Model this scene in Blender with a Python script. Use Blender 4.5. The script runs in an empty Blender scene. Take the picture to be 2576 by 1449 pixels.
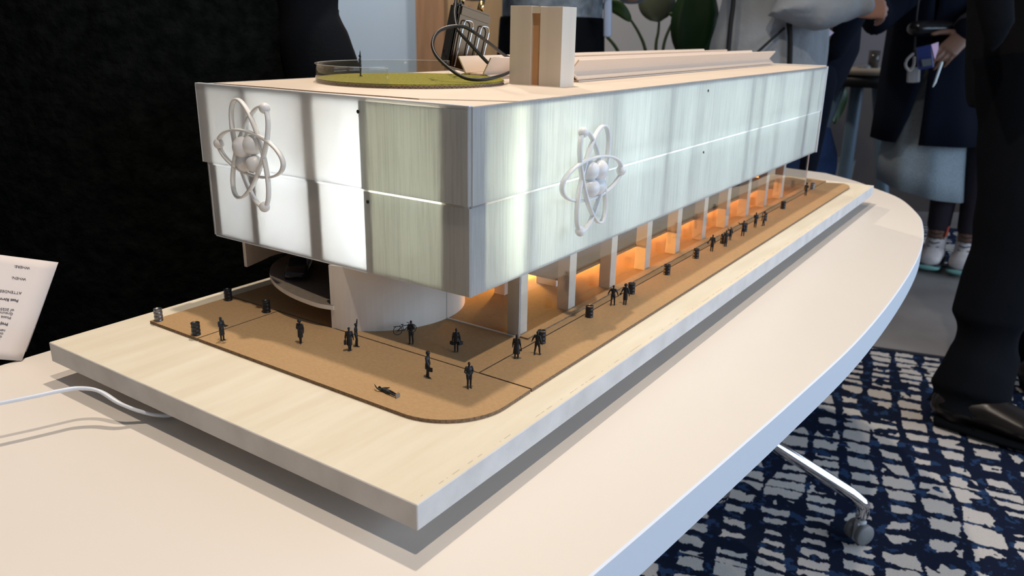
import bpy, bmesh, math, random
import numpy as np
from mathutils import Vector, Matrix, Euler, Quaternion
from mathutils import noise as mnoise
random.seed(7)
SC = bpy.context.scene
COL = SC.collection
PI = math.pi
# ------------------------------------------------------------------ camera
ZB = 0.7804            # top of the model's base board above the floor
CAM = Vector((-0.3092, -0.2760, 1.0530))
ROT = (1.25378, -0.0174387, -0.967934)
FPX = 1999.78
cd = bpy.data.cameras.new('camera'); cam = bpy.data.objects.new('camera', cd); COL.objects.link(cam)
cam.location = CAM; cam.rotation_euler = ROT
cd.sensor_width = 36.0; cd.lens = FPX / 2576 * 36.0
cd.clip_start = 0.02; cd.clip_end = 60
cd.dof.use_dof = True; cd.dof.focus_distance = 0.68; cd.dof.aperture_fstop = 13
SC.camera = cam
SC.view_settings.view_transform = 'Standard'; SC.view_settings.look = 'None'
SC.view_settings.gamma = 1; SC.view_settings.use_curve_mapping = False
SC.view_settings.exposure = 0.0
# ------------------------------------------------------------------ world and lights
w = bpy.data.worlds.new('world'); SC.world = w; w.use_nodes = True
w.node_tree.nodes['Background'].inputs[0].default_value = (0.80, 0.86, 1.0, 1)
w.node_tree.nodes['Background'].inputs[1].default_value = 0.11
def aim(o, tgt):
    d = Vector(tgt) - o.location
    o.rotation_euler = d.to_track_quat('-Z', 'Y').to_euler()
def spot(name, loc, tgt, power, col, radius=0.03, size=1.6, blend=0.6):
    l = bpy.data.lights.new(name, 'SPOT'); l.energy = power; l.color = col
    l.shadow_soft_size = radius; l.spot_size = size; l.spot_blend = blend
    o = bpy.data.objects.new(name, l); COL.objects.link(o); o.location = loc; aim(o, tgt); return o
def area(name, loc, tgt, power, col, sx, sy):
    l = bpy.data.lights.new(name, 'AREA'); l.shape = 'RECTANGLE'; l.size = sx; l.size_y = sy
    l.energy = power; l.color = col
    o = bpy.data.objects.new(name, l); COL.objects.link(o); o.location = loc; aim(o, tgt); return o
def plight(name, loc, power, col, r=0.003):
    l = bpy.data.lights.new(name, 'POINT'); l.energy = power; l.color = col; l.shadow_soft_size = r
    o = bpy.data.objects.new(name, l); COL.objects.link(o); o.location = loc; return o
WARM = (1.0, 0.86, 0.71)
spot('ceiling_spot_behind', (0.66, 0.46, 2.85), (0.45, 0.15, 0.78), 104, WARM, 0.03, 2.0)
spot('ceiling_spot_front', (-0.05, -0.27, 2.85), (0.30, 0.0, 0.78), 80, WARM, 0.03, 2.0)
spot('ceiling_spot_far', (2.6, 2.3, 2.9), (0.3, 0.1, 0.78), 118, (1.0, 0.83, 0.68), 0.06, 0.9)
area('window_daylight', (1.2, -3.2, 1.5), (0.9, 0.0, 0.8), 95, (0.58, 0.76, 1.0), 3.5, 1.8)
area('window_daylight_far', (4.6, -2.6, 1.7), (3.2, 1.2, 1.0), 45, (0.66, 0.80, 1.0), 2.5, 1.6)
spot('wall_fill_spot', (1.9, 2.2, 2.8), (2.5, 3.4, 1.1), 90, (1.0, 0.97, 0.93), 0.1, 1.8)  # extra lamp added to brighten the pale blue wall
spot('ceiling_spot_room', (2.6, 1.4, 2.9), (3.9, 2.0, 0.9), 60, (1.0, 0.88, 0.76), 0.1, 1.8)
# light strips inside the architectural model (behind the translucent facade, under the upper floor)
area('facade_strip_short', (0.262, 0.30, ZB + 0.128), (0.17, 0.30, ZB + 0.128), 0.72, (0.84, 0.94, 1.0), 0.20, 0.10)
area('facade_strip_short_corner', (0.262, 0.155, ZB + 0.14), (0.17, 0.155, ZB + 0.14), 1.60, (0.97, 1.0, 0.82), 0.07, 0.12)
area('facade_strip_long', (0.70, 0.235, ZB + 0.140), (0.70, 0.09, ZB + 0.137), 5.2, (0.80, 0.94, 1.0), 1.0, 0.11)
plight('warm_strip_entrance', (0.440, 0.228, ZB + 0.030), 1.6, (1.0, 0.52, 0.12), 0.006)
for _k in range(8):
    plight('warm_strip', (0.50 + 0.088 * _k, 0.205, ZB + 0.0265), 0.62, (1.0, 0.44, 0.13), 0.004)

# ------------------------------------------------------------------ placing helpers (image point -> real place on a known plane)
RM = Euler(ROT, 'XYZ').to_matrix()
def ray(u, v): return RM @ Vector(((u - 1288) / FPX, -(v - 724.5) / FPX, -1))
def at_z(u, v, z):
    d = ray(u, v); return CAM + d * ((z - CAM.z) / d.z)
def at_x(u, v, x):
    d = ray(u, v); return CAM + d * ((x - CAM.x) / d.x)
def at_y(u, v, y):
    d = ray(u, v); return CAM + d * ((y - CAM.y) / d.y)
def at_h(u, v, dist):     # at a horizontal distance from the camera
    d = ray(u, v); return CAM + d * (dist / (d.x * 0.8269 + d.y * 0.5623))
def at_d(u, v, dep): return CAM + ray(u, v) * dep
# ------------------------------------------------------------------ materials
MATS = {}
def mat(name, col, rough=0.6, metal=0.0, var=0.0, vscale=20, bump=0.0, bscale=60, coat=0.0, stretch=(1, 1, 1), col2=None, spec=0.5, sheen=0.0, trans=0.0, ior=1.45, detail=5):
    if name in MATS: return MATS[name]
    m = bpy.data.materials.new(name); m.use_nodes = True; nt = m.node_tree; b = nt.nodes['Principled BSDF']
    b.inputs['Base Color'].default_value = (*col, 1); b.inputs['Roughness'].default_value = rough
    b.inputs['Metallic'].default_value = metal; b.inputs['Specular IOR Level'].default_value = spec
    b.inputs['Coat Weight'].default_value = coat; b.inputs['Sheen Weight'].default_value = sheen
    b.inputs['Transmission Weight'].default_value = trans; b.inputs['IOR'].default_value = ior
    tc = nt.nodes.new('ShaderNodeTexCoord'); mp = nt.nodes.new('ShaderNodeMapping'); mp.inputs['Scale'].default_value = stretch
    nt.links.new(tc.outputs['Object'], mp.inputs[0])
    if var > 0 or col2:
        n = nt.nodes.new('ShaderNodeTexNoise'); n.inputs['Scale'].default_value = vscale; n.inputs['Detail'].default_value = detail
        nt.links.new(mp.outputs[0], n.inputs[0])
        mx = nt.nodes.new('ShaderNodeMix'); mx.data_type = 'RGBA'
        c2 = col2 if col2 else tuple(c * (1 - var) for c in col)
        mx.inputs[6].default_value = (*col, 1); mx.inputs[7].default_value = (*c2, 1)
        rp = nt.nodes.new('ShaderNodeValToRGB'); rp.color_ramp.elements[0].position = 0.35; rp.color_ramp.elements[1].position = 0.68
        nt.links.new(n.outputs[0], rp.inputs[0]); nt.links.new(rp.outputs[0], mx.inputs[0]); nt.links.new(mx.outputs[2], b.inputs['Base Color'])
    if bump > 0:
        n2 = nt.nodes.new('ShaderNodeTexNoise'); n2.inputs['Scale'].default_value = bscale; n2.inputs['Detail'].default_value = 4
        nt.links.new(mp.outputs[0], n2.inputs[0])
        bp = nt.nodes.new('ShaderNodeBump'); bp.inputs['Strength'].default_value = bump; bp.inputs['Distance'].default_value = 0.5 / bscale
        nt.links.new(n2.outputs[0], bp.inputs['Height']); nt.links.new(bp.outputs[0], b.inputs['Normal'])
    MATS[name] = m; return m
def facade_mat(name, diff, trn, grain, tw):
    """lit-from-behind sheet: diffuse reflection plus diffuse transmission, optional vertical wood grain"""
    m = bpy.data.materials.new(name); m.use_nodes = True; nt = m.node_tree; nt.nodes.clear()
    N = nt.nodes.new; L = nt.links.new
    out = N('ShaderNodeOutputMaterial'); d = N('ShaderNodeBsdfDiffuse'); t = N('ShaderNodeBsdfTranslucent'); g = N('ShaderNodeBsdfGlossy')
    d.inputs[0].default_value = (*diff, 1); t.inputs[0].default_value = (*trn, 1); g.inputs['Roughness'].default_value = 0.25
    tc = N('ShaderNodeTexCoord')
    if grain > 0:
        mp = N('ShaderNodeMapping'); mp.inputs['Scale'].default_value = (1, 1, 0.035); L(tc.outputs['Object'], mp.inputs[0])
        n = N('ShaderNodeTexNoise'); n.inputs['Scale'].default_value = 420; n.inputs['Detail'].default_value = 4; n.inputs['Roughness'].default_value = 0.7; L(mp.outputs[0], n.inputs[0])
        mp2 = N('ShaderNodeMapping'); mp2.inputs['Scale'].default_value = (1, 1, 0.15); L(tc.outputs['Object'], mp2.inputs[0])
        n2 = N('ShaderNodeTexNoise'); n2.inputs['Scale'].default_value = 24; L(mp2.outputs[0], n2.inputs[0])
        rp = N('ShaderNodeValToRGB'); rp.color_ramp.elements[0].position = 0.32; rp.color_ramp.elements[0].color = (1 - grain,) * 3 + (1,)
        rp.color_ramp.elements[1].position = 0.56; rp.color_ramp.elements[1].color = (1, 1, 1, 1); L(n.outputs[0], rp.inputs[0])
        rp2 = N('ShaderNodeValToRGB'); rp2.color_ramp.elements[0].position = 0.3; rp2.color_ramp.elements[0].color = (1 - grain * 0.5,) * 3 + (1,)
        rp2.color_ramp.elements[1].position = 0.6; rp2.color_ramp.elements[1].color = (1, 1, 1, 1); L(n2.outputs[0], rp2.inputs[0])
        mm = N('ShaderNodeMix'); mm.data_type = 'RGBA'; mm.blend_type = 'MULTIPLY'; mm.inputs[0].default_value = 1
        L(rp.outputs[0], mm.inputs[6]); L(rp2.outputs[0], mm.inputs[7])
        for sh, c in ((d, diff), (t, trn)):
            q = N('ShaderNodeMix'); q.data_type = 'RGBA'; q.blend_type = 'MULTIPLY'; q.inputs[0].default_value = 1
            q.inputs[6].default_value = (*c, 1); L(mm.outputs[2], q.inputs[7]); L(q.outputs[2], sh.inputs[0])
    a = N('ShaderNodeMixShader'); a.inputs[0].default_value = tw; L(d.outputs[0], a.inputs[1]); L(t.outputs[0], a.inputs[2])
    fr = N('ShaderNodeFresnel'); fr.inputs[0].default_value = 1.35
    b = N('ShaderNodeMixShader'); L(fr.outputs[0], b.inputs[0]); L(a.outputs[0], b.inputs[1]); L(g.outputs[0], b.inputs[2])
    L(b.outputs[0], out.inputs[0]); MATS[name] = m; return m
def clear_mat(name, tint=(1, 1, 1), refl=1.0, ior=1.49):
    m = bpy.data.materials.new(name); m.use_nodes = True; nt = m.node_tree; nt.nodes.clear()
    N = nt.nodes.new; L = nt.links.new
    out = N('ShaderNodeOutputMaterial'); t = N('ShaderNodeBsdfTransparent'); g = N('ShaderNodeBsdfGlossy'); g.inputs['Roughness'].default_value = 0.02
    t.inputs[0].default_value = (*tint, 1); fr = N('ShaderNodeFresnel'); ge = N('ShaderNodeNewGeometry'); io = N('ShaderNodeMix'); io.inputs[2].default_value = ior; io.inputs[3].default_value = 1 / ior; L(ge.outputs['Backfacing'], io.inputs[0]); L(io.outputs[0], fr.inputs[0])
    mu = N('ShaderNodeMath'); mu.operation = 'MULTIPLY'; mu.inputs[1].default_value = refl; L(fr.outputs[0], mu.inputs[0])
    b = N('ShaderNodeMixShader'); L(mu.outputs[0], b.inputs[0]); L(t.outputs[0], b.inputs[1]); L(g.outputs[0], b.inputs[2]); L(b.outputs[0], out.inputs[0])
    MATS[name] = m; return m
M_acryl = facade_mat('frosted_acrylic', (0.76, 0.74, 0.72), (0.95, 0.95, 0.95), 0.0, 0.55)
M_veneer = facade_mat('backlit_veneer', (0.62, 0.62, 0.62), (0.93, 0.97, 0.93), 0.16, 0.50)
M_slot = facade_mat('clear_edge_acrylic', (0.8, 0.85, 0.9), (1, 1, 1), 0.0, 0.85)
M_edge = mat('acrylic_edge', (0.82, 0.86, 0.92), 0.25)
M_clearrim = mat('acrylic_rim', (0.62, 0.63, 0.62), 0.2)
M_clear = clear_mat('clear_acrylic', (0.97, 0.975, 0.97))
M_card = mat('brown_cardboard', (0.44, 0.275, 0.130), 0.85, var=0.13, vscale=260, bump=0.15, bscale=900, stretch=(2, 1, 1))
M_cardedge = mat('cardboard_edge', (0.27, 0.17, 0.10), 0.9, var=0.5, vscale=600)
M_cardgrey = mat('grey_cardboard', (0.30, 0.235, 0.18), 0.85, var=0.12, vscale=200)
M_roof = mat('roof_board', (0.68, 0.575, 0.47), 0.7, var=0.06, vscale=18)
M_bass = mat('basswood', (0.72, 0.62, 0.50), 0.6, var=0.14, vscale=30, stretch=(1, 1, 0.08), bump=0.08, bscale=300)
M_bass_h = mat('basswood_long', (0.74, 0.60, 0.48), 0.6, var=0.10, vscale=30, stretch=(0.08, 1, 1))
M_pale = mat('pale_ply', (0.74, 0.66, 0.57), 0.6, var=0.10, vscale=26, stretch=(1, 1, 0.1))
M_tower = mat('tower_block', (0.70, 0.61, 0.50), 0.65, var=0.10, vscale=60, stretch=(1, 1, 0.05))
M_groove_shade = mat('shaded_groove_wood', (0.55, 0.30, 0.14), 0.6, var=0.15, vscale=30, stretch=(1, 1, 0.1))  # wood tone with the groove's shade mixed into the colour
M_white = mat('white_plastic', (0.80, 0.79, 0.78), 0.35)
M_black = mat('black_figure_plastic', (0.012, 0.013, 0.015), 0.42, spec=0.4)
M_drum = mat('black_drum_plastic', (0.014, 0.015, 0.017), 0.36)
M_steel = mat('worn_steel', (0.30, 0.30, 0.31), 0.35, metal=0.8, var=0.7, vscale=500)
M_grass = mat('flock_grass', (0.26, 0.24, 0.018), 0.95, var=0.45, vscale=420, bump=0.6, bscale=1200)
M_chrome = mat('chrome', (0.75, 0.75, 0.76), 0.08, metal=1.0)
M_table = mat('table_laminate', (0.80, 0.74, 0.67), 0.38, var=0.02, vscale=3)
M_tedge = mat('table_edge_band', (0.78, 0.80, 0.84), 0.45)
M_greyplastic = mat('grey_caster_plastic', (0.20, 0.20, 0.20), 0.5)
M_silverplastic = mat('silver_plastic', (0.60, 0.61, 0.62), 0.35)

# base board paint: cream top, seam scratch near the long edge, smudges
def board_mat():
    m = bpy.data.materials.new('cream_painted_board'); m.use_nodes = True; nt = m.node_tree; b = nt.nodes['Principled BSDF']; N = nt.nodes.new; L = nt.links.new
    tc = N('ShaderNodeTexCoord'); sp = N('ShaderNodeSeparateXYZ'); L(tc.outputs['Object'], sp.inputs[0])
    mp = N('ShaderNodeMapping'); mp.inputs['Scale'].default_value = (0.5, 4, 1); mp.inputs['Rotation'].default_value = (0, 0, 0.35); L(tc.outputs['Object'], mp.inputs[0])
    n = N('ShaderNodeTexNoise'); n.inputs['Scale'].default_value = 14; n.inputs['Detail'].default_value = 6; L(mp.outputs[0], n.inputs[0])
    rp = N('ShaderNodeValToRGB'); rp.color_ramp.elements[0].color = (0.72, 0.64, 0.49, 1); rp.color_ramp.elements[1].color = (0.79, 0.72, 0.58, 1)
    rp.color_ramp.elements[0].position = 0.35; rp.color_ramp.elements[1].position = 0.65; L(n.outputs[0], rp.inputs[0])
    n3 = N('ShaderNodeTexNoise'); n3.inputs['Scale'].default_value = 120; n3.inputs['Detail'].default_value = 3; L(tc.outputs['Object'], n3.inputs[0])
    # seam line at y = 0.0045 broken by noise
    s1 = N('ShaderNodeMath'); s1.operation = 'SUBTRACT'; s1.inputs[1].default_value = 0.0045; L(sp.outputs[1], s1.inputs[0])
    s2 = N('ShaderNodeMath'); s2.operation = 'ABSOLUTE'; L(s1.outputs[0], s2.inputs[0])
    s3 = N('ShaderNodeMath'); s3.operation = 'LESS_THAN'; s3.inputs[1].default_value = 0.00035; L(s2.outputs[0], s3.inputs[0])
    s4 = N('ShaderNodeMath'); s4.operation = 'GREATER_THAN'; s4.inputs[1].default_value = 0.52; L(n3.outputs[0], s4.inputs[0])
    s5 = N('ShaderNodeMath'); s5.operation = 'MULTIPLY'; L(s3.outputs[0], s5.inputs[0]); L(s4.outputs[0], s5.inputs[1])
    s6 = N('ShaderNodeMath'); s6.operation = 'MULTIPLY'; s6.inputs[1].default_value = 0.5; L(s5.outputs[0], s6.inputs[0])
    mx = N('ShaderNodeMix'); mx.data_type = 'RGBA'; mx.inputs[7].default_value = (0.25, 0.2, 0.15, 1); L(s6.outputs[0], mx.inputs[0]); L(rp.outputs[0], mx.inputs[6])
    L(mx.outputs[2], b.inputs['Base Color']); b.inputs['Roughness'].default_value = 0.55
    bp = N('ShaderNodeBump'); bp.inputs['Strength'].default_value = 0.12; bp.inputs['Distance'].default_value = 0.002; L(n.outputs[0], bp.inputs['Height']); L(bp.outputs[0], b.inputs['Normal'])
    return m
M_board = board_mat()
M_bedge = mat('painted_board_edge', (0.66, 0.64, 0.62), 0.7, col2=(0.55, 0.53, 0.51), vscale=28, detail=8, bump=0.1, bscale=300)

# ------------------------------------------------------------------ mesh helpers
def mk(name, bm, m, parent=None, smooth=False, loc=None):
    me = bpy.data.meshes.new(name)
    bmesh.ops.recalc_face_normals(bm, faces=bm.faces)
    bm.to_mesh(me); bm.free()
    for x in (m if isinstance(m, (list, tuple)) else [m]): me.materials.append(x)
    if smooth:
        for p in me.polygons: p.use_smooth = True
    o = bpy.data.objects.new(name, me); COL.objects.link(o)
    if parent: o.parent = parent
    if loc is not None: o.location = loc
    return o
def empty(name, loc=(0, 0, 0), rz=0):
    o = bpy.data.objects.new(name, None); COL.objects.link(o); o.location = loc; o.rotation_euler = (0, 0, rz); o.empty_display_size = 0.02; return o
def tag(o, label=None, cat=None, group=None, kind=None):
    if label: o['label'] = label
    if cat: o['category'] = cat
    if group: o['group'] = group
    if kind: o['kind'] = kind
    return o
def box(bm, x0, x1, y0, y1, z0, z1, mi=0):
    vs = [bm.verts.new((x, y, z)) for x in (x0, x1) for y in (y0, y1) for z in (z0, z1)]
    fs = []
    for q in ((0, 1, 3, 2), (4, 6, 7, 5), (0, 4, 5, 1), (2, 3, 7, 6), (0, 2, 6, 4), (1, 5, 7, 3)):
        f = bm.faces.new([vs[i] for i in q]); f.material_index = mi; fs.append(f)
    return vs
def bbox(name, x0, x1, y0, y1, z0, z1, m, parent=None, bevel=0.0, mat_bevel=False):
    bm = bmesh.new(); box(bm, x0, x1, y0, y1, z0, z1)
    if bevel: bmesh.ops.bevel(bm, geom=bm.edges[:] , offset=bevel, segments=2, affect='EDGES', profile=0.5)
    return mk(name, bm, m, parent)
def prism(bm, pts, z0, z1, mi_side=0, mi_top=0):
    a = [bm.verts.new((x, y, z0)) for x, y in pts]; b = [bm.verts.new((x, y, z1)) for x, y in pts]
    n = len(pts)
    t = bm.faces.new(b); t.material_index = mi_top
    u = bm.faces.new(a[::-1]); u.material_index = mi_side
    for i in range(n):
        f = bm.faces.new((a[i], a[(i + 1) % n], b[(i + 1) % n], b[i])); f.material_index = mi_side
def frame(d, up=Vector((0, 0, 1))):
    d = d.normalized()
    if abs(d.dot(up)) > 0.97: up = Vector((0, 1, 0)) if abs(d.y) < 0.9 else Vector((1, 0, 0))
    s = d.cross(up).normalized(); t = s.cross(d).normalized(); return s, t
def tube(bm, pts, radii, seg=12, up=Vector((0, 0, 1)), cap=True, mi=0, closed=False):
    """pts: list of points; radii: r or (rs, rt) per point. rounded caps."""
    P = [Vector(p) for p in pts]; R = [(r, r) if not isinstance(r, (tuple, list)) else r for r in radii]
    if cap and not closed:
        d0 = (P[1] - P[0]).normalized(); d1 = (P[-1] - P[-2]).normalized()
        def caps(p, r, d, rev):
            o = []
            m = min(r)
            for a in (80, 55, 28):
                c, s = math.cos(math.radians(a)), math.sin(math.radians(a)); o.append((p + d * m * s, (r[0] * c, r[1] * c)))
            return o if not rev else o[::-1]
        st = caps(P[0], R[0], -d0, False); en = caps(P[-1], R[-1], d1, True)
        P = [a for a, _ in st] + P + [a for a, _ in en]; R = [b for _, b in st] + R + [b for _, b in en]
    rings = []; n = len(P); ps = None
    for i in range(n):
        if closed: d = P[(i + 1) % n] - P[i - 1]
        else: d = P[min(i + 1, n - 1)] - P[max(i - 1, 0)]
        if d.length < 1e-9: d = Vector((0, 0, 1))
        s, t = frame(d, up)
        if ps is not None and s.dot(ps) < 0: s, t = -s, -t
        ps = s
        rings.append([bm.verts.new(P[i] + s * (math.cos(2 * PI * k / seg) * R[i][0]) + t * (math.sin(2 * PI * k / seg) * R[i][1])) for k in range(seg)])
    m = n if closed else n - 1
    for i in range(m):
        a, b = rings[i], rings[(i + 1) % n]
        for k in range(seg):
            f = bm.faces.new((a[k], a[(k + 1) % seg], b[(k + 1) % seg], b[k])); f.material_index = mi
    if not closed:
        f = bm.faces.new(rings[0][::-1]); f.material_index = mi; f = bm.faces.new(rings[-1]); f.material_index = mi
def lathe(bm, prof, seg=24, cx=0, cy=0, mi=0, cap=True):
    rings = [[bm.verts.new((cx + r * math.cos(2 * PI * k / seg), cy + r * math.sin(2 * PI * k / seg), z)) for k in range(seg)] for r, z in prof]
    for a, b in zip(rings, rings[1:]):
        for k in range(seg):
            f = bm.faces.new((a[k], a[(k + 1) % seg], b[(k + 1) % seg], b[k])); f.material_index = mi
    if cap:
        bm.faces.new(rings[0][::-1]).material_index = mi; bm.faces.new(rings[-1]).material_index = mi
def ball(bm, c, r, sub=2, sc=(1, 1, 1)):
    m = Matrix.Translation(Vector(c)) @ Matrix.Diagonal((sc[0], sc[1], sc[2], 1))
    bmesh.ops.create_icosphere(bm, subdivisions=sub, radius=r, matrix=m)
def catmull(pts, n=8, closed=False):
    P = [Vector(p) for p in pts]; out = []; N_ = len(P)
    rng = N_ if closed else N_ - 1
    for i in range(rng):
        if closed: a, b, c, d = P[i - 1], P[i], P[(i + 1) % N_], P[(i + 2) % N_]
        else: a, b, c, d = P[max(i - 1, 0)], P[i], P[i + 1], P[min(i + 2, N_ - 1)]
        for k in range(n):
            t = k / n
            out.append(0.5 * ((2 * b) + (c - a) * t + (2 * a - 5 * b + 4 * c - d) * t * t + (3 * b - a - 3 * c + d) * t ** 3))
    if not closed: out.append(P[-1])
    return out
def lerpl(vals, n):
    out = []
    for i in range(n):
        t = i / (n - 1) * (len(vals) - 1); k = min(int(t), len(vals) - 2); f = t - k
        a, b = vals[k], vals[k + 1]
        if isinstance(a, (tuple, list)): out.append(tuple(x + (y - x) * f for x, y in zip(a, b)))
        else: out.append(a + (b - a) * f)
    return out
def fuse(name, bm, m, voxel, smooth=4, parent=None, disp=None, scale=1.0):
    """voxel-fuse the shapes in bm into one continuous smooth surface"""
    me = bpy.data.meshes.new('tmp'); bmesh.ops.recalc_face_normals(bm, faces=bm.faces); bm.to_mesh(me); bm.free()
    o = bpy.data.objects.new('tmp', me); COL.objects.link(o)
    r = o.modifiers.new('r', 'REMESH'); r.mode = 'VOXEL'; r.voxel_size = voxel
    if smooth:
        s = o.modifiers.new('s', 'SMOOTH'); s.factor = 0.5; s.iterations = smooth
    dg = bpy.context.evaluated_depsgraph_get(); dg.update()
    nm = bpy.data.meshes.new_from_object(o.evaluated_get(dg)); nm.name = name
    bpy.data.objects.remove(o); bpy.data.meshes.remove(me)
    if disp:
        for v in nm.vertices: v.co = v.co + disp(v.co, v.normal)
    if scale != 1.0:
        for v in nm.vertices: v.co = v.co * scale
    nm.materials.clear(); nm.materials.append(m)
    for p in nm.polygons: p.use_smooth = True
    ob = bpy.data.objects.new(name, nm); COL.objects.link(ob)
    if parent: ob.parent = parent
    return ob

# ================================================================== THE SETTING
def carpet_mat():
    m = bpy.data.materials.new('navy_white_carpet'); m.use_nodes = True; nt = m.node_tree; b = nt.nodes['Principled BSDF']; N = nt.nodes.new; L = nt.links.new
    def math_(op, a, bb=None, c=None):
        n = N('ShaderNodeMath'); n.operation = op
        for i, x in enumerate((a, bb, c)):
            if x is None: continue
            if isinstance(x, (int, float)): n.inputs[i].default_value = x
            else: L(x, n.inputs[i])
        return n.outputs[0]
    def noise(vec, sc, det=2, rough=0.5):
        n = N('ShaderNodeTexNoise'); n.inputs['Scale'].default_value = sc; n.inputs['Detail'].default_value = det; n.inputs['Roughness'].default_value = rough; L(vec, n.inputs[0]); return n.outputs[0]
    tc = N('ShaderNodeTexCoord'); mp = N('ShaderNodeMapping'); mp.inputs['Rotation'].default_value = (0, 0, math.radians(-13)); L(tc.outputs['Object'], mp.inputs[0]); V = mp.outputs[0]
    sp = N('ShaderNodeSeparateXYZ'); L(V, sp.inputs[0]); x, y = sp.outputs[0], sp.outputs[1]
    # ragged edges and warped columns
    r1 = math_('MULTIPLY', math_('SUBTRACT', noise(V, 55, 3, 0.7), 0.5), 0.028)
    r2 = math_('MULTIPLY', math_('SUBTRACT', noise(V, 70, 3, 0.7), 0.5), 0.018)
    w1 = math_('MULTIPLY', math_('SUBTRACT', noise(V, 2.2, 1), 0.5), 0.07)
    w2 = math_('MULTIPLY', math_('SUBTRACT', noise(V, 1.8, 1), 0.5), 0.08)
    cx = N('ShaderNodeCombineXYZ'); L(math_('MULTIPLY', math_('FLOOR', math_('DIVIDE', math_('ADD', y, w2), 0.17)), 7.3), cx.inputs[0]); L(math_('MULTIPLY', math_('FLOOR', math_('DIVIDE', x, 0.55)), 3.1), cx.inputs[1])
    wn = N('ShaderNodeTexWhiteNoise'); L(cx.outputs[0], wn.inputs[0])
    px = math_('ADD', math_('MULTIPLY', wn.outputs[0], 0.045), 0.042)         # pitch of the rows varies block by block
    gx = math_('FRACT', math_('DIVIDE', math_('ADD', math_('ADD', x, w1), r1), px))
    gy = math_('FRACT', math_('DIVIDE', math_('ADD', math_('ADD', y, w2), r2), 0.084))
    def bar(g, lo):
        a = math_('ABSOLUTE', math_('SUBTRACT', g, 0.5)); return math_('LESS_THAN', a, lo)
    wide = math_('ADD', math_('MULTIPLY', noise(V, 6, 2), 0.75), -0.075)
    on = math_('MULTIPLY', bar(gx, wide), bar(gy, math_('ADD', wide, 0.04)))
    drop = math_('GREATER_THAN', noise(V, 8, 3, 0.6), 0.43)
    on = math_('MULTIPLY', on, drop)
    mid = math_('GREATER_THAN', noise(V, 22, 4, 0.7), 0.56)
    base = N('ShaderNodeMix'); base.data_type = 'RGBA'; base.inputs[6].default_value = (0.008, 0.013, 0.032, 1); base.inputs[7].default_value = (0.022, 0.050, 0.12, 1); L(mid, base.inputs[0])
    fib = noise(V, 500, 2); lite = N('ShaderNodeMix'); lite.data_type = 'RGBA'; lite.inputs[6].default_value = (0.50, 0.46, 0.42, 1); lite.inputs[7].default_value = (0.72, 0.66, 0.60, 1); L(fib, lite.inputs[0])
    fin = N('ShaderNodeMix'); fin.data_type = 'RGBA'; L(on, fin.inputs[0]); L(base.outputs[2], fin.inputs[6]); L(lite.outputs[2], fin.inputs[7])
    L(fin.outputs[2], b.inputs['Base Color']); b.inputs['Roughness'].default_value = 0.95; b.inputs['Specular IOR Level'].default_value = 0.1
    bp = N('ShaderNodeBump'); bp.inputs['Strength'].default_value = 0.5; bp.inputs['Distance'].default_value = 0.003; L(fib, bp.inputs['Height']); L(bp.outputs[0], b.inputs['Normal'])
    return m
M_carpet = carpet_mat()
M_rugtrim = mat('dark_carpet_binding', (0.02, 0.022, 0.028), 0.9)
M_conc = mat('polished_concrete', (0.31, 0.28, 0.26), 0.45, var=0.35, vscale=2.5)
tag(bbox('floor', -4, 8, -4.5, 6, -0.05, 0.0, M_conc), kind='structure')
def rug(x0, x1, y0, y1, label):
    # the rug's far edge runs 13 degrees off the model's cross axis
    r = empty('rug', (0, 0, 0)); a = math.radians(13)
    def P(s, t): return (s + t * math.tan(a) * -1.0, t)
    bm = bmesh.new(); prism(bm, [P(x0, y0), P(x1, y0), P(x1, y1), P(x0, y1)], 0.0002, 0.0030); mk('pile', bm, M_carpet, r)
    bm = bmesh.new(); prism(bm, [P(x1, y0), P(x1 + 0.02, y0), P(x1 + 0.02, y1), P(x1, y1)], 0.0002, 0.0034); mk('binding', bm, M_rugtrim, r); bm = bmesh.new()
    prism(bm, [P(x0 - 0.02, y0), P(x0, y0), P(x0, y1), P(x0 - 0.02, y1)], 0.0002, 0.0034); mk('binding', bm, M_rugtrim, r)
    tag(r, label, 'rug'); return r
rug(-1.6, 2.585, -2.2, 2.2, 'navy and off-white patterned rug under the white table')
rug(3.905, 4.80, -2.2, 0.85, 'navy patterned rug across the room under the white sneakers')
# back wall, perpendicular to the view, 4.9 m away, with the timber partition
VH = Vector((0.8269, 0.5623, 0)); RH = Vector((0.5623, -0.8269, 0))
def wallbox(name, s0, s1, z0, z1, dist, th, m, parent=None, kind=True):
    bm = bmesh.new(); o = Vector((CAM.x, CAM.y, 0))
    a = [o + VH * dist + RH * s0, o + VH * dist + RH * s1, o + VH * (dist + th) + RH * s1, o + VH * (dist + th) + RH * s0]
    prism(bm, [(p.x, p.y) for p in a], z0, z1); ob = mk(name, bm, m, parent)
    if kind and parent is None: ob['kind'] = 'structure'
    return ob
M_wall = mat('greige_wall', (0.56, 0.52, 0.48), 0.9, var=0.08, vscale=1.5)
M_blue = mat('pale_blue_wall', (0.56, 0.68, 0.80), 0.75, var=0.04, vscale=1.0)
M_timber = mat('timber_frame', (0.42, 0.225, 0.115), 0.5, var=0.25, vscale=8, stretch=(4, 4, 0.4))
M_timber2 = mat('light_timber', (0.44, 0.28, 0.14), 0.55, var=0.2, vscale=6, stretch=(3, 3, 0.3))
wallbox('wall_back', 0.02, 1.7, 0, 2.9, 4.95, 0.1, M_wall)
wallbox('wall_right', 1.7, 5.5, 0, 2.9, 4.95, 0.1, mat('dimmed_wall', (0.17, 0.15, 0.155), 0.9, var=0.1, vscale=1.5))  # wall colour darkened here for the light falling off to the right
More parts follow.
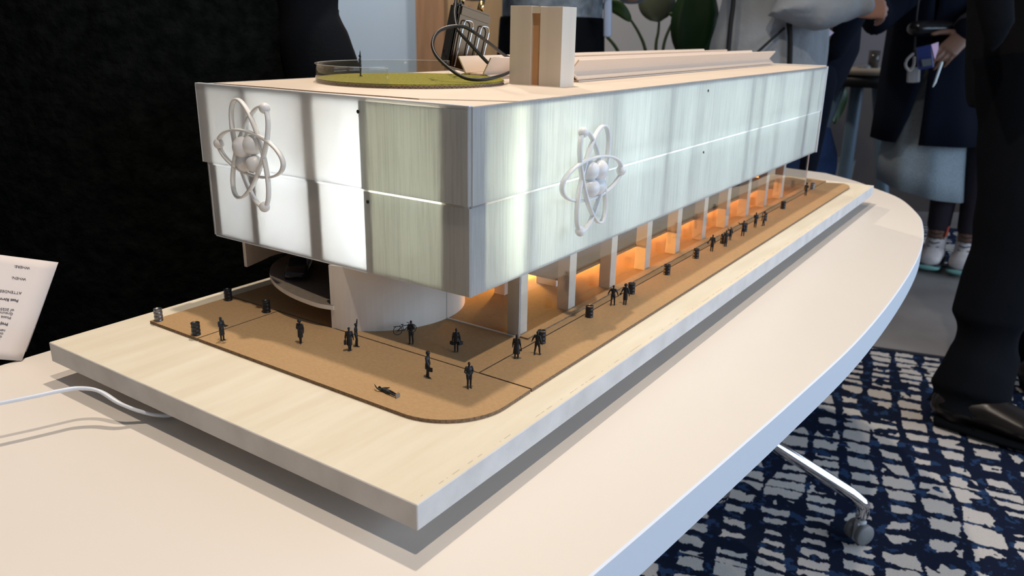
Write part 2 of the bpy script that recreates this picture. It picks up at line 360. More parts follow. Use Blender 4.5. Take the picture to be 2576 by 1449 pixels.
wallbox('lower_wall_1', 1.7, 5.5, 0, 0.80, 4.90, 0.045, mat('dark_brown_lower_wall', (0.060, 0.040, 0.032), 0.6, var=0.3, vscale=3))  # darker brown sheet over the lower right wall
wallbox('wall_left', -4.2, -0.555, 0, 2.9, 4.7, 0.1, M_blue)
d1 = wallbox('door_1', -0.34, 0.02, 0.0, 2.3, 4.72, 0.05, M_timber2)
wallbox('door_frame', -0.555, -0.40, 0.0, 2.4, 4.60, 0.14, M_timber, d1)
wallbox('door_edge', -0.40, -0.34, 0.0, 2.3, 4.66, 0.10, M_timber2, d1)

# ------------------------------------------------------------------ conference table
TZ = 0.744
tbl = empty('conference_table', (0.3, 0.2, 0))
fr = [(1.62, 0.16), (1.56, 0.085), (1.494, 0.029), (1.406, -0.036), (1.271, -0.088), (1.174, -0.110), (1.041, -0.129), (0.888, -0.139), (0.710, -0.142), (0.537, -0.138), (0.364, -0.125), (0.242, -0.114), (0.147, -0.105), (0.056, -0.096), (-0.10, -0.08), (-0.35, -0.045), (-0.62, 0.01)]
fr = [(x, y) for x, y, z in [tuple(p) for p in catmull([(x, y, 0) for x, y in fr], 5)]]
outl = fr + [(-0.72, 0.06), (-0.72, 0.43), (-0.60, 0.503), (1.50, 0.503), (1.60, 0.44), (1.64, 0.30)]
outl = [(x - 0.3, y - 0.2) for x, y in outl]
def inset(pts, d):
    n = len(pts); c = Vector((sum(p[0] for p in pts) / n, sum(p[1] for p in pts) / n)); out = []
    for i in range(n):
        a, b, cc = Vector(pts[i - 1]), Vector(pts[i]), Vector(pts[(i + 1) % n]); t = (cc - a).normalized(); nn = Vector((-t.y, t.x))
        if nn.dot(c - b) < 0: nn = -nn
        out.append(tuple(b + nn * d))
    return out
bm = bmesh.new(); prism(bm, inset(outl, 0.0015), TZ - 0.030, TZ, 0, 0); mk('tabletop', bm, M_table, tbl)
bm = bmesh.new(); inn = inset(outl, 0.0015); n = len(outl)
A = [[bm.verts.new((p[0], p[1], z)) for p in pl] for pl, z in ((inn, TZ), (outl, TZ - 0.0012), (outl, TZ - 0.034), (inset(outl, 0.004), TZ - 0.036))]
for r0, r1 in zip(A, A[1:]):
    for i in range(n): bm.faces.new((r0[i], r0[(i + 1) % n], r1[(i + 1) % n], r1[i]))
bm.faces.new(A[-1]); mk('edge_band', bm, M_tedge, tbl)
def L_(p): return Vector(p) - Vector((0.3, 0.2, 0))
for sx, cxx in ((1, 1.20), (-1, -0.35)):
    bm = bmesh.new(); tube(bm, [L_((cxx, 0.2, 0.10)), L_((cxx, 0.2, TZ - 0.036))], [0.03, 0.03], 20); mk('column', bm, M_chrome, tbl, True)
    for sy in (-1, 1):
        tipx = 1.335 if sx > 0 else -0.48
        tip = Vector((tipx, 0.2 - 0.276, 0)) if sy < 0 else Vector((tipx, 0.2 + 0.25, 0))
        st = Vector((cxx, 0.2, 0.285)); d = (tip - Vector((cxx, 0.2, 0)))
        e = tip - d.normalized() * 0.012
        path = [st, st + (Vector((e.x, e.y, 0.112)) - st) * 0.5] + catmull([st + (Vector((e.x, e.y, 0.112)) - st) * 0.93, Vector((e.x, e.y, 0.108)), Vector((tip.x, tip.y, 0.095)), Vector((tip.x, tip.y, 0.072))], 6)
        bm = bmesh.new(); tube(bm, [L_(p) for p in path], [0.0135] * len(path), 16); leg = mk('foot_arm', bm, M_chrome, tbl, True)
        c = empty('caster', L_((tip.x, tip.y, 0))); c.parent = tbl
        bm = bmesh.new(); tube(bm, [(0, 0, 0.05), (0, 0, 0.078)], [0.011, 0.010], 14); box(bm, -0.012, 0.012, -0.006, 0.006, 0.012, 0.056)
        bmesh.ops.bevel(bm, geom=[e_ for e_ in bm.edges if len(e_.link_faces) == 2 and e_.calc_length() > 0.02], offset=0.001, affect='EDGES'); mk('housing', bm, M_silverplastic, c)
        for s in (-1, 1):
            bm = bmesh.new(); lathe(bm, [(0.004, 0), (0.021, 0), (0.0235, 0.003), (0.0235, 0.011), (0.021, 0.014), (0.004, 0.0145)], 24)
            bmesh.ops.transform(bm, matrix=Matrix.Translation((0, s * 0.007 + (0 if s > 0 else 0), 0.032)) @ Matrix.Rotation(PI / 2 * (-s), 4, 'X'), verts=bm.verts); mk('wheel', bm, M_greyplastic, c, True)
        c.rotation_euler = (0, 0, math.radians(-35))
tag(tbl, 'long white boat-shaped conference table on chrome feet with casters', 'table')

# ================================================================== ARCHITECTURAL MODEL
# everything below uses board coordinates: origin at the board's nearest top corner
LB, WB, TB = 1.307, 0.430, 0.0184
brd = empty('base_board', (0, 0, ZB))
bm = bmesh.new(); prism(bm, [(0, 0), (LB, 0), (LB, WB), (0, WB)], -TB, 0, 1, 0)
bmesh.ops.bevel(bm, geom=bm.edges[:], offset=0.0006, segments=1, affect='EDGES')
for f in bm.faces: f.material_index = 0 if f.normal.z > 0.9 else 1
for f in bm.faces:
    if f.calc_center_median().z > -0.0003: f.material_index = 0
me_b = mk('board', bm, [M_board, M_bedge], brd)
for x0, x1, y0, y1 in ((0.10, 1.20, 0.10, 0.14), (0.10, 1.20, 0.30, 0.34)):
    bbox('riser', x0, x1, y0, y1, TZ - ZB + 0.0002, -TB, M_bass_h, brd)
tag(brd, 'cream painted plywood base board carrying the architectural model on the white table', 'base board')
# cardboard pavement pieces
CB = 0.003
def arc(cx, cy, r, a0, a1, n=14): return [(cx + r * math.cos(math.radians(a0 + (a1 - a0) * i / n)), cy + r * math.sin(math.radians(a0 + (a1 - a0) * i / n))) for i in range(n + 1)]
g = 0.0007
pieces = [
 ('rounded corner cardboard pavement piece with the lying figure on it', [(0.0795, 0.3270), (0.0795, 0.085)] + arc(0.1335, 0.0835, 0.054, 180, 268, 16) + [(0.170 - g, 0.0300), (0.170 - g, 0.3270)]),
 ('small square cardboard pavement piece at the far left with four drums', [(0.0795, 0.3285), (0.170 - g, 0.3285), (0.170 - g, 0.4015), (0.0795, 0.4015)]),
 ('long cardboard pavement strip along the lit facade', [(0.1712, 0.0300)] + arc(1.2366, 0.0833, 0.0533, 270, 352, 12)[0:8] + [(1.262, 0.0813 - g + 0.0)] + [(0.1712, 0.0813 - g)]),
 ('rounded cardboard pavement piece at the far end of the board', None),
 ('large cardboard ground sheet under the raised building', [(0.170 + g, 0.0813 + g), (1.205, 0.0813 + g), (1.205, 0.4015), (0.170 + g, 0.4015)]),
]
far = [(1.2065, 0.0813 + g)] + [(1.283, 0.0813 + g)] + arc(1.2366, 0.1150, 0.0533, -30, 0, 4) + [(1.2900, 0.36)] + arc(1.2500, 0.3615, 0.040, 0, 90, 8) + [(1.2065, 0.4015)]
pieces[3] = (pieces[3][0], far)
for lab, pts in pieces:
    bm = bmesh.new(); prism(bm, pts, 0.0, CB, 1, 0); o = mk('pavement_piece', bm, [M_card, M_cardedge], brd); o['label'] = lab
# thin curb ledge along the long facade
bm = bmesh.new(); random.seed(3)
pts = [(0.2545, 0.0985)]; x = 0.2545
low = []
while x < 1.195:
    low.append((x, 0.0893 + random.uniform(-0.0004, 0.0004))); x += random.uniform(0.003, 0.008)
prism(bm, low + [(1.195, 0.0893), (1.195, 0.0988), (0.2545, 0.0988)], CB, CB + 0.0016, 1, 0); o = mk('curb_strip', bm, [M_card, M_cardedge], brd)

# ---------------- building
X0, Y0, X1, Y1 = 0.1744, 0.0932, 1.2103, 0.4219
ZL, ZM, ZT = 0.0647, 0.1385, 0.2150
bld = empty('architectural_model', (0, 0, ZB))
tag(bld, 'illuminated architectural model of a long raised building with translucent two-storey facade', 'architectural model')
def B(name, x0, x1, y0, y1, z0, z1, m, bevel=0, parent=None): return bbox(name, x0, x1, y0, y1, z0, z1, m, parent or bld, bevel)
th = 0.0025
# short facade: acrylic sheets and veneer backing
B('acrylic_panel', X0 - 0.003, X0 - 0.0008, 0.0932, 0.4262, ZM + 0.0012, ZT + 0.0006, M_acryl)
B('acrylic_panel', X0 - 0.001, X0 + 0.0012, 0.0932, 0.4200, ZL, ZM - 0.0008, M_acryl)
o = B('veneer_panel', X0 - 0.0036, X0 - 0.0031, 0.0936, 0.2070, ZM + 0.0012, ZT - 0.002, M_veneer)
o = B('veneer_panel', X0 - 0.0016, X0 - 0.0011, 0.0936, 0.2070, ZL + 0.0006, ZM - 0.0010, M_veneer)
B('light_slot', X0 - 0.0026, X0 + 0.0006, 0.0932, 0.4195, ZM - 0.0008, ZM + 0.0012, M_slot)
# edges that catch light
B('panel_edge', X0 - 0.0030, X0 - 0.0008, 0.4262, 0.4275, ZM + 0.0012, ZT + 0.0006, M_edge)
B('panel_edge', X0 - 0.0010, X0 + 0.0012, 0.4200, 0.4212, ZL, ZM - 0.0008, M_edge)
B('corner_edge', X0 - 0.0036, X0 - 0.0006, 0.0922, 0.0934, ZM + 0.0012, ZT + 0.0006, M_slot)
B('corner_edge', X0 - 0.0016, X0 + 0.0006, 0.0922, 0.0934, ZL, ZM - 0.0008, M_slot)
B('bottom_edge', X0 - 0.0012, X0 + 0.0050, 0.207, 0.4200, ZL - 0.0008, ZL, M_edge)
# long facade
B('veneer_facade', X0, X1, Y0 - 0.0020, Y0 - 0.0005, ZM + 0.0012, ZT - 0.0002, M_veneer)
B('veneer_facade', X0, X1, Y0 - 0.0005, Y0 + 0.0010, ZL, ZM - 0.0008, M_veneer)
B('light_slot', X0, X1 - 0.002, Y0 - 0.0012, Y0 + 0.0010, ZM - 0.0008, ZM + 0.0012, M_slot)
B('light_slot', X1 - 0.0280, X1 - 0.0262, Y0 - 0.0024, Y0 - 0.0018, ZM + 0.0012, ZT - 0.004, M_slot)
B('top_edge', X0, X1, Y0 - 0.0022, Y0 + 0.0004, ZT - 0.0002, ZT + 0.0004, M_slot)
B('top_edge', X0 - 0.0036, X0 + 0.001, Y0 - 0.001, 0.4262, ZT + 0.0006, ZT + 0.0013, M_edge)
# far end and back
B('end_panel', X1, X1 + 0.0025, Y0 - 0.0022, Y1, ZL, ZT + 0.0010, M_acryl)
B('panel_edge', X1 + 0.0025, X1 + 0.0055, Y0 - 0.0030, Y0 + 0.0008, ZL, ZT + 0.0012, M_edge)
B('end_rim', X1 - 0.001, X1 + 0.0035, Y0, Y1, ZT + 0.0010, ZT + 0.0028, M_white)
B('back_panel', X0, X1, Y1, Y1 + 0.0025, ZL, ZT + 0.0005, M_acryl)
# roof and soffit
B('roof', X0 + 0.001, X1, Y0 + 0.0004, Y1, ZT - 0.0035, ZT - 0.0002, M_roof)
bm = bmesh.new(); prism(bm, [(0.1990, 0.165), (0.1975, 0.20), (0.1950, 0.225), (0.1912, 0.27), (0.1915, 0.34), (0.187, Y1 - 0.004), (X1 - 0.002, Y1 - 0.004), (X1 - 0.002, Y0 + 0.001), (0.240, Y0 + 0.001)], ZT - 0.0002, ZT + 0.0006)
mk('roof_sheet', bm, M_roof, bld)
bm = bmesh.new(); lft = [(0.1990, 0.165), (0.1975, 0.20), (0.1950, 0.225), (0.1912, 0.27), (0.1915, 0.34), (0.187, Y1 - 0.004)]; random.seed(5)
prism(bm, [(x_ - 0.0002, y_) for x_, y_ in lft] + [(x_ - 0.0014 + random.uniform(-0.0004, 0.0004), y_) for x_, y_ in lft[::-1]], ZT - 0.0002, ZT + 0.0005); mk('roof_gap_strip', bm, M_cardedge, bld)  # dark strip painted in for the shaded gap beside the roof sheet
B('soffit', X0 + 0.0012, X1, Y0 + 0.0015, Y1, ZL - 0.0004, ZL + 0.0022, M_cardgrey)
B('middle_floor', X0 + 0.03, X1 - 0.01, Y0 + 0.035, Y1 - 0.002, ZM - 0.0015, ZM + 0.0005, M_white)
# fins behind the facade that read as darker upright bands
for y0, y1 in ((0.4100, 0.4200), (0.3514, 0.3612), (0.2625, 0.2785)):
    B('facade_fin', X0 + 0.0012, X0 + 0.022, y0, y1, ZL + 0.003, ZT - 0.004, M_bass)
B('facade_fin', X0 + 0.0014, X0 + 0.018, 0.1985, 0.2065, ZL + 0.003, ZT - 0.004, M_bass)
B('corner_block', X0 + 0.0014, X0 + 0.020, 0.0945, 0.1215, ZL + 0.003, ZT - 0.004, M_bass)
for i in range(11):
    xx = 0.2565 + 0.0885 * i
    B('facade_fin', xx + 0.03 * math.sin(i * 2.3), xx + 0.03 * math.sin(i * 2.3) + 0.010, Y0 + 0.013 + 0.006 * math.sin(i * 1.7), Y0 + 0.022 + 0.006 * math.sin(i * 1.7), ZL + 0.003, ZT - 0.004, M_bass)
B('light_baffle', X0 + 0.018, X0 + 0.075, 0.1985, 0.2005, ZL + 0.003, ZT - 0.004, M_white)  # unseen dividers added to keep one strip's light off the next
B('light_baffle', X0 + 0.018, X0 + 0.075, 0.1215, 0.1235, ZL + 0.003, ZT - 0.004, M_white)
# diagonal brace seen as a soft streak through the upper left sheet
bm = bmesh.new(); box(bm, -0.0015, 0.0015, -0.042, 0.042, -0.004, 0.004)
bmesh.ops.transform(bm, matrix=Matrix.Translation((X0 + 0.019, 0.312, 0.172)) @ Matrix.Rotation(math.radians(35), 4, 'X'), verts=bm.verts)
mk('brace', bm, M_clear, bld)
for c, ax in (((X0 - 0.0042, 0.2067, 0.2042), 'x'), ((X0 - 0.0022, 0.2016, 0.1288), 'x'), ((0.647, Y0 - 0.0026, 0.2032), 'y'), ((0.6539, Y0 - 0.0012, 0.1275), 'y')):
    bm = bmesh.new(); lathe(bm, [(0.0015, 0), (0.0016, 0.0004), (0.0012, 0.0008), (0.0002, 0.0009)], 16)
    R_ = Matrix.Rotation(-PI / 2, 4, 'Y') if ax == 'x' else Matrix.Rotation(PI / 2, 4, 'X')
    bmesh.ops.transform(bm, matrix=Matrix.Translation(c) @ R_, verts=bm.verts); mk('pin', bm, M_black, bld)
# ground floor: columns
for i in range(10):
    xx = 0.2565 + 0.0882 * i
    B('column', xx, xx + 0.0135, 0.1000, 0.1135, CB, ZL - 0.0005, M_pale, 0.0004)
    if i > 0: B('column', xx, xx + 0.0135, 0.1780, 0.1915, CB, ZL - 0.0005, M_pale, 0.0004)
# mezzanine slab and the core beneath it
B('mezzanine', 0.350, 1.060, 0.1140, 0.340, 0.0300, 0.0325, M_cardgrey)
B('mezzanine_edge', 0.350, 1.060, 0.1128, 0.1140, 0.0298, 0.0327, M_cardedge)
B('entrance_wall', 0.395, 0.62, 0.2480, 0.2500, CB, ZL - 0.0006, M_white)
B('core_box', 0.403, 0.436, 0.150, 0.176, CB, 0.0296, M_white, 0.0004)
B('back_wall', 0.300, 1.195, 0.3400, 0.3420, CB, ZL - 0.0005, M_bass_h)
B('cross_wall', 1.125, 1.128, 0.150, 0.340, CB, 0.03, M_bass)
bm = bmesh.new(); p_ = catmull([(0.385, 0.215, 0.018), (0.40, 0.215, 0.024), (0.42, 0.21, 0.017), (0.44, 0.205, 0.022)], 6); tube(bm, p_, [0.0006] * len(p_), 6); mk('cable', bm, M_black, bld, True)
bm = bmesh.new(); p_ = catmull([(0.38, 0.218, 0.034), (0.40, 0.215, 0.036), (0.44, 0.21, 0.041)], 6); tube(bm, p_, [0.0006] * len(p_), 6); mk('cable', bm, M_black, bld, True)
# clear ground-floor glazing
B('glazing', 0.2535, 0.2547, 0.0985, 0.186, CB, ZL - 0.0006, M_clear)
B('glazing', 0.2547, 1.1955, 0.0976, 0.0988, CB, ZL - 0.0006, M_clear)
B('glazing_edge', 0.2533, 0.2549, 0.0975, 0.186, CB, CB + 0.0009, M_white)
B('glazing_edge', 1.1950, 1.1964, 0.0974, 0.0990, CB, ZL - 0.0006, M_slot)
B('glazing_edge', 0.2533, 0.2547, 0.0974, 0.0984, CB, ZL - 0.0006, M_slot)
# curved drum wall under the near corner
CX, CY, CR = 0.2534, 0.2686, 0.0858
bm = bmesh.new()
a0 = math.degrees(math.atan2(0.2517 - CY, 0.1693 - CX)) % 360
pts = arc(CX, CY, CR, a0, a0 + 235, 70); inn = arc(CX, CY, CR - 0.003, a0, a0 + 235, 70)  # hidden back of the arc lengthened to block the warm light
prism(bm, pts + inn[::-1], CB, ZL - 0.0005); mk('drum_wall', bm, M_pale, bld)
B('drum_joint', 0.2533, 0.2545, 0.1828, 0.1834, CB, ZL - 0.0006, M_slot)
# ramp slab
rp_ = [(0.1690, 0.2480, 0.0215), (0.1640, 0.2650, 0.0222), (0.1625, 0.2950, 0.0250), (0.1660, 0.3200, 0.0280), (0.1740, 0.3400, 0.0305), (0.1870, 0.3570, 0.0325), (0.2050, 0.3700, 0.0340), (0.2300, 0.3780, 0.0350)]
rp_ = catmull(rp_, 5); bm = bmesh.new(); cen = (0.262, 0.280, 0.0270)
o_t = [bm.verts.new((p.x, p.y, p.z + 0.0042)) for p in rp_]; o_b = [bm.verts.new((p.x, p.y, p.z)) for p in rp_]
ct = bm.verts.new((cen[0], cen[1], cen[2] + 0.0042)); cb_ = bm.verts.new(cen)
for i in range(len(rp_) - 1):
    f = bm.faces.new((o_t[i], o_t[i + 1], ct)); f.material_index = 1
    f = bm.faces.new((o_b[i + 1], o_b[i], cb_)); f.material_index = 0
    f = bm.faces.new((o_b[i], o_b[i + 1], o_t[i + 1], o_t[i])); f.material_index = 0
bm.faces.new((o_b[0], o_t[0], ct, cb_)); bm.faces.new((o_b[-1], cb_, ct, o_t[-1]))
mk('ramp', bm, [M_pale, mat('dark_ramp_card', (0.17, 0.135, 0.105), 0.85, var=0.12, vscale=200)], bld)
# hanging curved fin at the back left corner
bm = bmesh.new(); prof = []
for u, v in ((622, 672), (640, 664), (660, 655), (680, 645), (700, 639), (722, 636), (745, 640)):
    p = at_y(u, v, 0.398); prof.append((p.x, p.z - ZB))
prof.append((prof[-1][0] + 0.03, 0.062)); top = [(x_, ZL - 0.0006) for x_, _ in prof]
vs = []
for yy in (0.398, 0.4025):
    vs.append(([bm.verts.new((x_, yy, min(z_, ZL - 0.001))) for x_, z_ in prof], [bm.verts.new((x_, yy, z_)) for x_, z_ in top]))
for i in range(len(prof) - 1):
    for lo, hi in vs: bm.faces.new((lo[i], lo[i + 1], hi[i + 1], hi[i]))
    bm.faces.new((vs[0][0][i], vs[1][0][i], vs[1][0][i + 1], vs[0][0][i + 1])); bm.faces.new((vs[0][1][i], vs[1][1][i], vs[1][1][i + 1], vs[0][1][i + 1]))
for k in (0, -1): bm.faces.new((vs[0][0][k], vs[1][0][k], vs[1][1][k], vs[0][1][k]))
mk('hanging_fin', bm, M_pale, bld)
# rooftop tower: two blocks, the groove between them in wood colour with shade painted in
B('tower_block', 0.405, 0.430, 0.1917, 0.2180, ZT, 0.2936, M_tower, 0.0003)
B('tower_block', 0.405, 0.4325, 0.1550, 0.1812, ZT, 0.2928, M_tower, 0.0003)
B('tower_groove', 0.4090, 0.428, 0.1812, 0.1917, ZT, 0.2865, M_groove_shade)
B('tower_cap', 0.4060, 0.428, 0.1812, 0.1917, 0.2865, 0.2932, M_tower)
# rooftop skylights: two long butterfly troughs
def trough(xa, xb, yn, yf, hz, wz):
    ym = (yn + yf) / 2; hw = min(0.010, (yf - yn) * 0.28)
    t = 0.0016
    def sheet(a, b, name, xs=xa, xe=xb):
        bm = bmesh.new(); a, b = Vector((0, *a)), Vector((0, *b)); d = (b - a).normalized(); nn = Vector((0, -d.z, d.y)) * t / 2
        q = [a - nn, b - nn, b + nn, a + nn]; c0 = [bm.verts.new((xs, p.y, p.z)) for p in q]; c1 = [bm.verts.new((xe, p.y, p.z)) for p in q]
        bm.faces.new(c0[::-1]); bm.faces.new(c1)
        for i in range(4): bm.faces.new((c0[i], c0[(i + 1) % 4], c1[(i + 1) % 4], c1[i]))
        return mk(name, bm, M_bass_h, bld)
    z0 = ZT + 0.0006
    sheet((yn + 0.0105, z0 + wz), (yn, z0 + hz), 'skylight_board'); sheet((yf - 0.0105, z0 + wz), (yf, z0 + hz), 'skylight_board')
    sheet((yn + 0.0105, z0 + wz), (yn + 0.0008, z0 + 0.0030), 'skylight_skirt'); sheet((yf - 0.0105, z0 + wz), (yf - 0.0008, z0 + 0.0030), 'skylight_skirt')
    sheet((yn + 0.0015, z0 + 0.0010), (yf - 0.0015, z0 + 0.0010), 'skylight_base', xa + 0.004, xb - 0.003)
    sheet((yn + 0.0110, z0 + wz - 0.001), (yf - 0.0110, z0 + wz - 0.001), 'skylight_floor', xa + 0.008, xb - 0.008)
trough(0.482, 1.187, 0.1785, 0.2225, 0.0240, 0.0110)
trough(0.440, 1.187, 0.2680, 0.3140, 0.0240, 0.0060)

# ---------------- roof garden
rg = empty('roof_garden', (0.345, 0.302, ZB + ZT + 0.0006))
RR = 0.098
def circ(r, n=96): return [(r * math.cos(2 * PI * i / n), r * math.sin(2 * PI * i / n)) for i in range(n)]
bm = bmesh.new(); prism(bm, circ(RR - 0.0012), 0.0002, 0.0028); mk('card_core', bm, M_cardedge, rg)
bm = bmesh.new(); prism(bm, circ(RR), 0.0, 0.0004); prism(bm, circ(RR), 0.0026, 0.0030); mk('card_liner', bm, M_cardgrey, rg)
bm = bmesh.new(); n = 240
for i in range(n):
    a, b = 2 * PI * i / n, 2 * PI * (i + 1) / n; z = (0.0004, 0.0026); za, zb = z[i % 2], z[(i + 1) % 2]
    q = []
    for ang, zz in ((a, za), (b, zb)):
        for dz in (-0.00018, 0.00018): q.append(bm.verts.new((RR * math.cos(ang) * 0.999, RR * math.sin(ang) * 0.999, zz + dz)))
    bm.faces.new((q[0], q[2], q[3], q[1]))
mk('card_flute', bm, M_card, rg)
bm = bmesh.new(); pts = []
for i in range(120):
    a = 2 * PI * i / 120; r = RR - 0.0008 + 0.0004 * mnoise.noise(Vector((math.cos(a) * 9, math.sin(a) * 9, 0))); pts.append((r * math.cos(a), r * math.sin(a)))
prism(bm, pts, 0.0030, 0.0042); mk('grass_mat', bm, M_grass, rg)
# clear strip railing round the left and back of the disc
def pa(u, v): p = at_z(u, v, ZB + ZT); return math.degrees(math.atan2(p.y - 0.302, p.x - 0.345))
a_s = pa(933, 238) % 360; bm = bmesh.new(); aa = [a_s - k * (a_s - 15) / 70 for k in range(71)]
lo = [bm.verts.new(((RR + 0.0008) * math.cos(math.radians(a)), (RR + 0.0008) * math.sin(math.radians(a)), 0.0)) for a in aa]
hi = [bm.verts.new(((RR + 0.0008) * math.cos(math.radians(a)), (RR + 0.0008) * math.sin(math.radians(a)), 0.0185 + 0.0)) for a in aa]
for i in range(70): bm.faces.new((lo[i], lo[i + 1], hi[i + 1], hi[i]))
rail = mk('railing', bm, clear_mat('clear_film', (0.95, 0.95, 0.93), 0.8), rg, True)
sm = rail.modifiers.new('thick', 'SOLIDIFY'); sm.thickness = 0.0003
bm = bmesh.new(); tube(bm, [((RR + 0.0008) * math.cos(math.radians(a)), (RR + 0.0008) * math.sin(math.radians(a)), 0.0186) for a in aa], [0.00018] * 71, 5); mk('railing_rim', bm, M_clearrim, rg, True)
tag(rg, 'round green grass disc on corrugated cardboard with clear plastic railing on the roof', 'roof garden')

# ---------------- atom emblems on the facades
def atom(center, U, Nn, rings, balls, label):
    """U: in-plane right direction, Nn: outward normal"""
    root = empty('atom_emblem', center); Uv = Vector(U); Zv = Vector((0, 0, 1)); Nv = Vector(Nn)
    for ang, a_, b_, el in rings:
        bm = bmesh.new(); ca, sa = math.cos(math.radians(ang)), math.sin(math.radians(ang)); K = 64; rg_ = []
        tl = math.radians(14)
        for i in range(K):
            t = 2 * PI * i / K
            def pt(sc, dn):
                x = (a_ + sc) * math.cos(t); y = (b_ + sc) * math.sin(t)
                return Uv * (x * ca - y * sa) + Zv * (x * sa + y * ca) + Nv * (dn + 0.003 * math.sin(t * 1 + ang))
            rg_.append([bm.verts.new(pt(s_, n_)) for s_, n_ in ((-0.0010, -0.0022), (0.0010, -0.0022), (0.0012, 0.0), (0.0010, 0.0022), (-0.0010, 0.0022), (-0.0012, 0.0))])
        for i in range(K):
            p, q = rg_[i], rg_[(i + 1) % K]
            for k in range(6): bm.faces.new((p[k], p[(k + 1) % 6], q[(k + 1) % 6], q[k]))
        mk('orbit_ring', bm, M_white, root, True)
        bm = bmesh.new(); e = Uv * (a_ * el * ca) + Zv * (a_ * el * sa) + Nv * (0.003 * math.sin((0 if el > 0 else PI) + ang)); ball(bm, e, 0.0050, 3); mk('electron_ball', bm, M_white, root, True)
    for u_, z_, n_, r_ in balls:
        bm = bmesh.new(); ball(bm, Uv * u_ + Zv * z_ + Nv * n_, r_, 3); mk('nucleus_ball', bm, M_white, root, True)
    bm = bmesh.new()
    for s in (-1, 1): tube(bm, [Nv * -0.0108 + Zv * (0.006 * s), Zv * (0.006 * s)], [0.0015, 0.0015], 8)
    mk('standoff', bm, M_white, root, True)
    tag(root, label, 'emblem'); return root
atom((X0 - 0.0150, 0.3370, ZB + 0.1580), (0, -1, 0), (-1, 0, 0), [(60, 0.0490, 0.0200, 1), (111, 0.0505, 0.0205, -1), (-5, 0.0490, 0.0200, -1)],
     [(-0.0065, 0.0055, 0.002, 0.0098), (0.0040, 0.0080, -0.001, 0.0095), (-0.0080, -0.0090, 0.0, 0.0088), (0.0070, -0.0085, 0.001, 0.0080)],
     'white plastic atom emblem on the short frosted facade at the left')
atom((0.3440, Y0 - 0.0145, ZB + 0.1395), (1, 0, 0), (0, -1, 0), [(112, 0.0475, 0.0195, 1), (61, 0.0520, 0.0200, -1), (1, 0.0520, 0.0200, 1)],
     [(-0.0060, 0.0080, -0.001, 0.0095), (0.0060, 0.0075, 0.002, 0.0098), (-0.0060, -0.0080, 0.001, 0.0090), (0.0075, -0.0075, 0.0, 0.0095)],
     'white plastic atom emblem on the long lit facade at the right')

# ---------------- toy drums
def make_drum(m):
    bm = bmesh.new(); r, h = 0.0040, 0.0116
    prof = [(r * 0.86, 0.0), (r, 0.0), (r, 0.0008), (r * 0.95, 0.0011)]
    for zc in (0.0040, 0.0078): prof += [(r * 0.95, zc - 0.0005), (r * 1.03, zc), (r * 0.95, zc + 0.0005)]
    for zc in (0.0022, 0.0059, 0.0095): prof += [(r * 0.955, zc)]
    prof = sorted(prof[4:], key=lambda p: p[1]); prof = [(r * 0.86, 0.0), (r, 0.0), (r, 0.0008), (r * 0.95, 0.0011)] + prof
    prof += [(r * 0.95, h - 0.0011), (r, h - 0.0008), (r, h), (r * 0.88, h), (r * 0.88, h - 0.0005), (0.0002, h - 0.0005)]
    lathe(bm, prof, 28); return bm
drums = [
 (400, 806, 'scuffed silver-black drum at the outer left corner of the cardboard', M_steel),
 (575, 755, 'black drum at the back edge of the left cardboard piece', None),
 (494, 842, 'black drum beside the woman holding out a plate at the left', None),
 (671, 785, 'black drum at the inner corner of the left cardboard gap near the ramp', None),
 (1362, 862, 'black drum behind the man with arms apart near the first column', None),
 (1482, 797, 'lone black drum on the seam between the first and second pair of walkers', None),
 (1588, 738, 'black drum behind the woman with the box on the long pavement', None),
 (1677, 690, 'lone black drum, nearer of the two beside the middle of the pavement', None),
 (1750, 649, 'lone black drum, farther of the two beside the middle of the pavement', None),
 (1818, 612, 'black drum left of the long-coated figure in the far group', None),
 (1872, 582, 'black drum against the waving man in the far group', None),
 (1922, 555, 'black drum against the striding figure in the far group', None),
 (1969, 525, 'lone black drum on the seam past the far group', None),
 (2043, 476, 'grey-black drum beyond the last figure at the far end', M_steel)]
first = None
for u, v, lab, mm in drums:
    p = at_z(u, v, ZB + CB)
    if first is None or mm is not None and False: pass
    if mm is not None:
        o = mk('oil_drum', make_drum(mm), mm, None, True)
    elif first is None:
        o = first = mk('oil_drum', make_drum(M_drum), M_drum, None, True)
    else:
        o = first.copy(); COL.objects.link(o)
    o.location = (p.x, p.y, ZB + CB + 0.0001); o.rotation_euler = (0, 0, random.uniform(0, 6))
    tag(o, lab, 'drum', 'miniature oil drums on the cardboard')

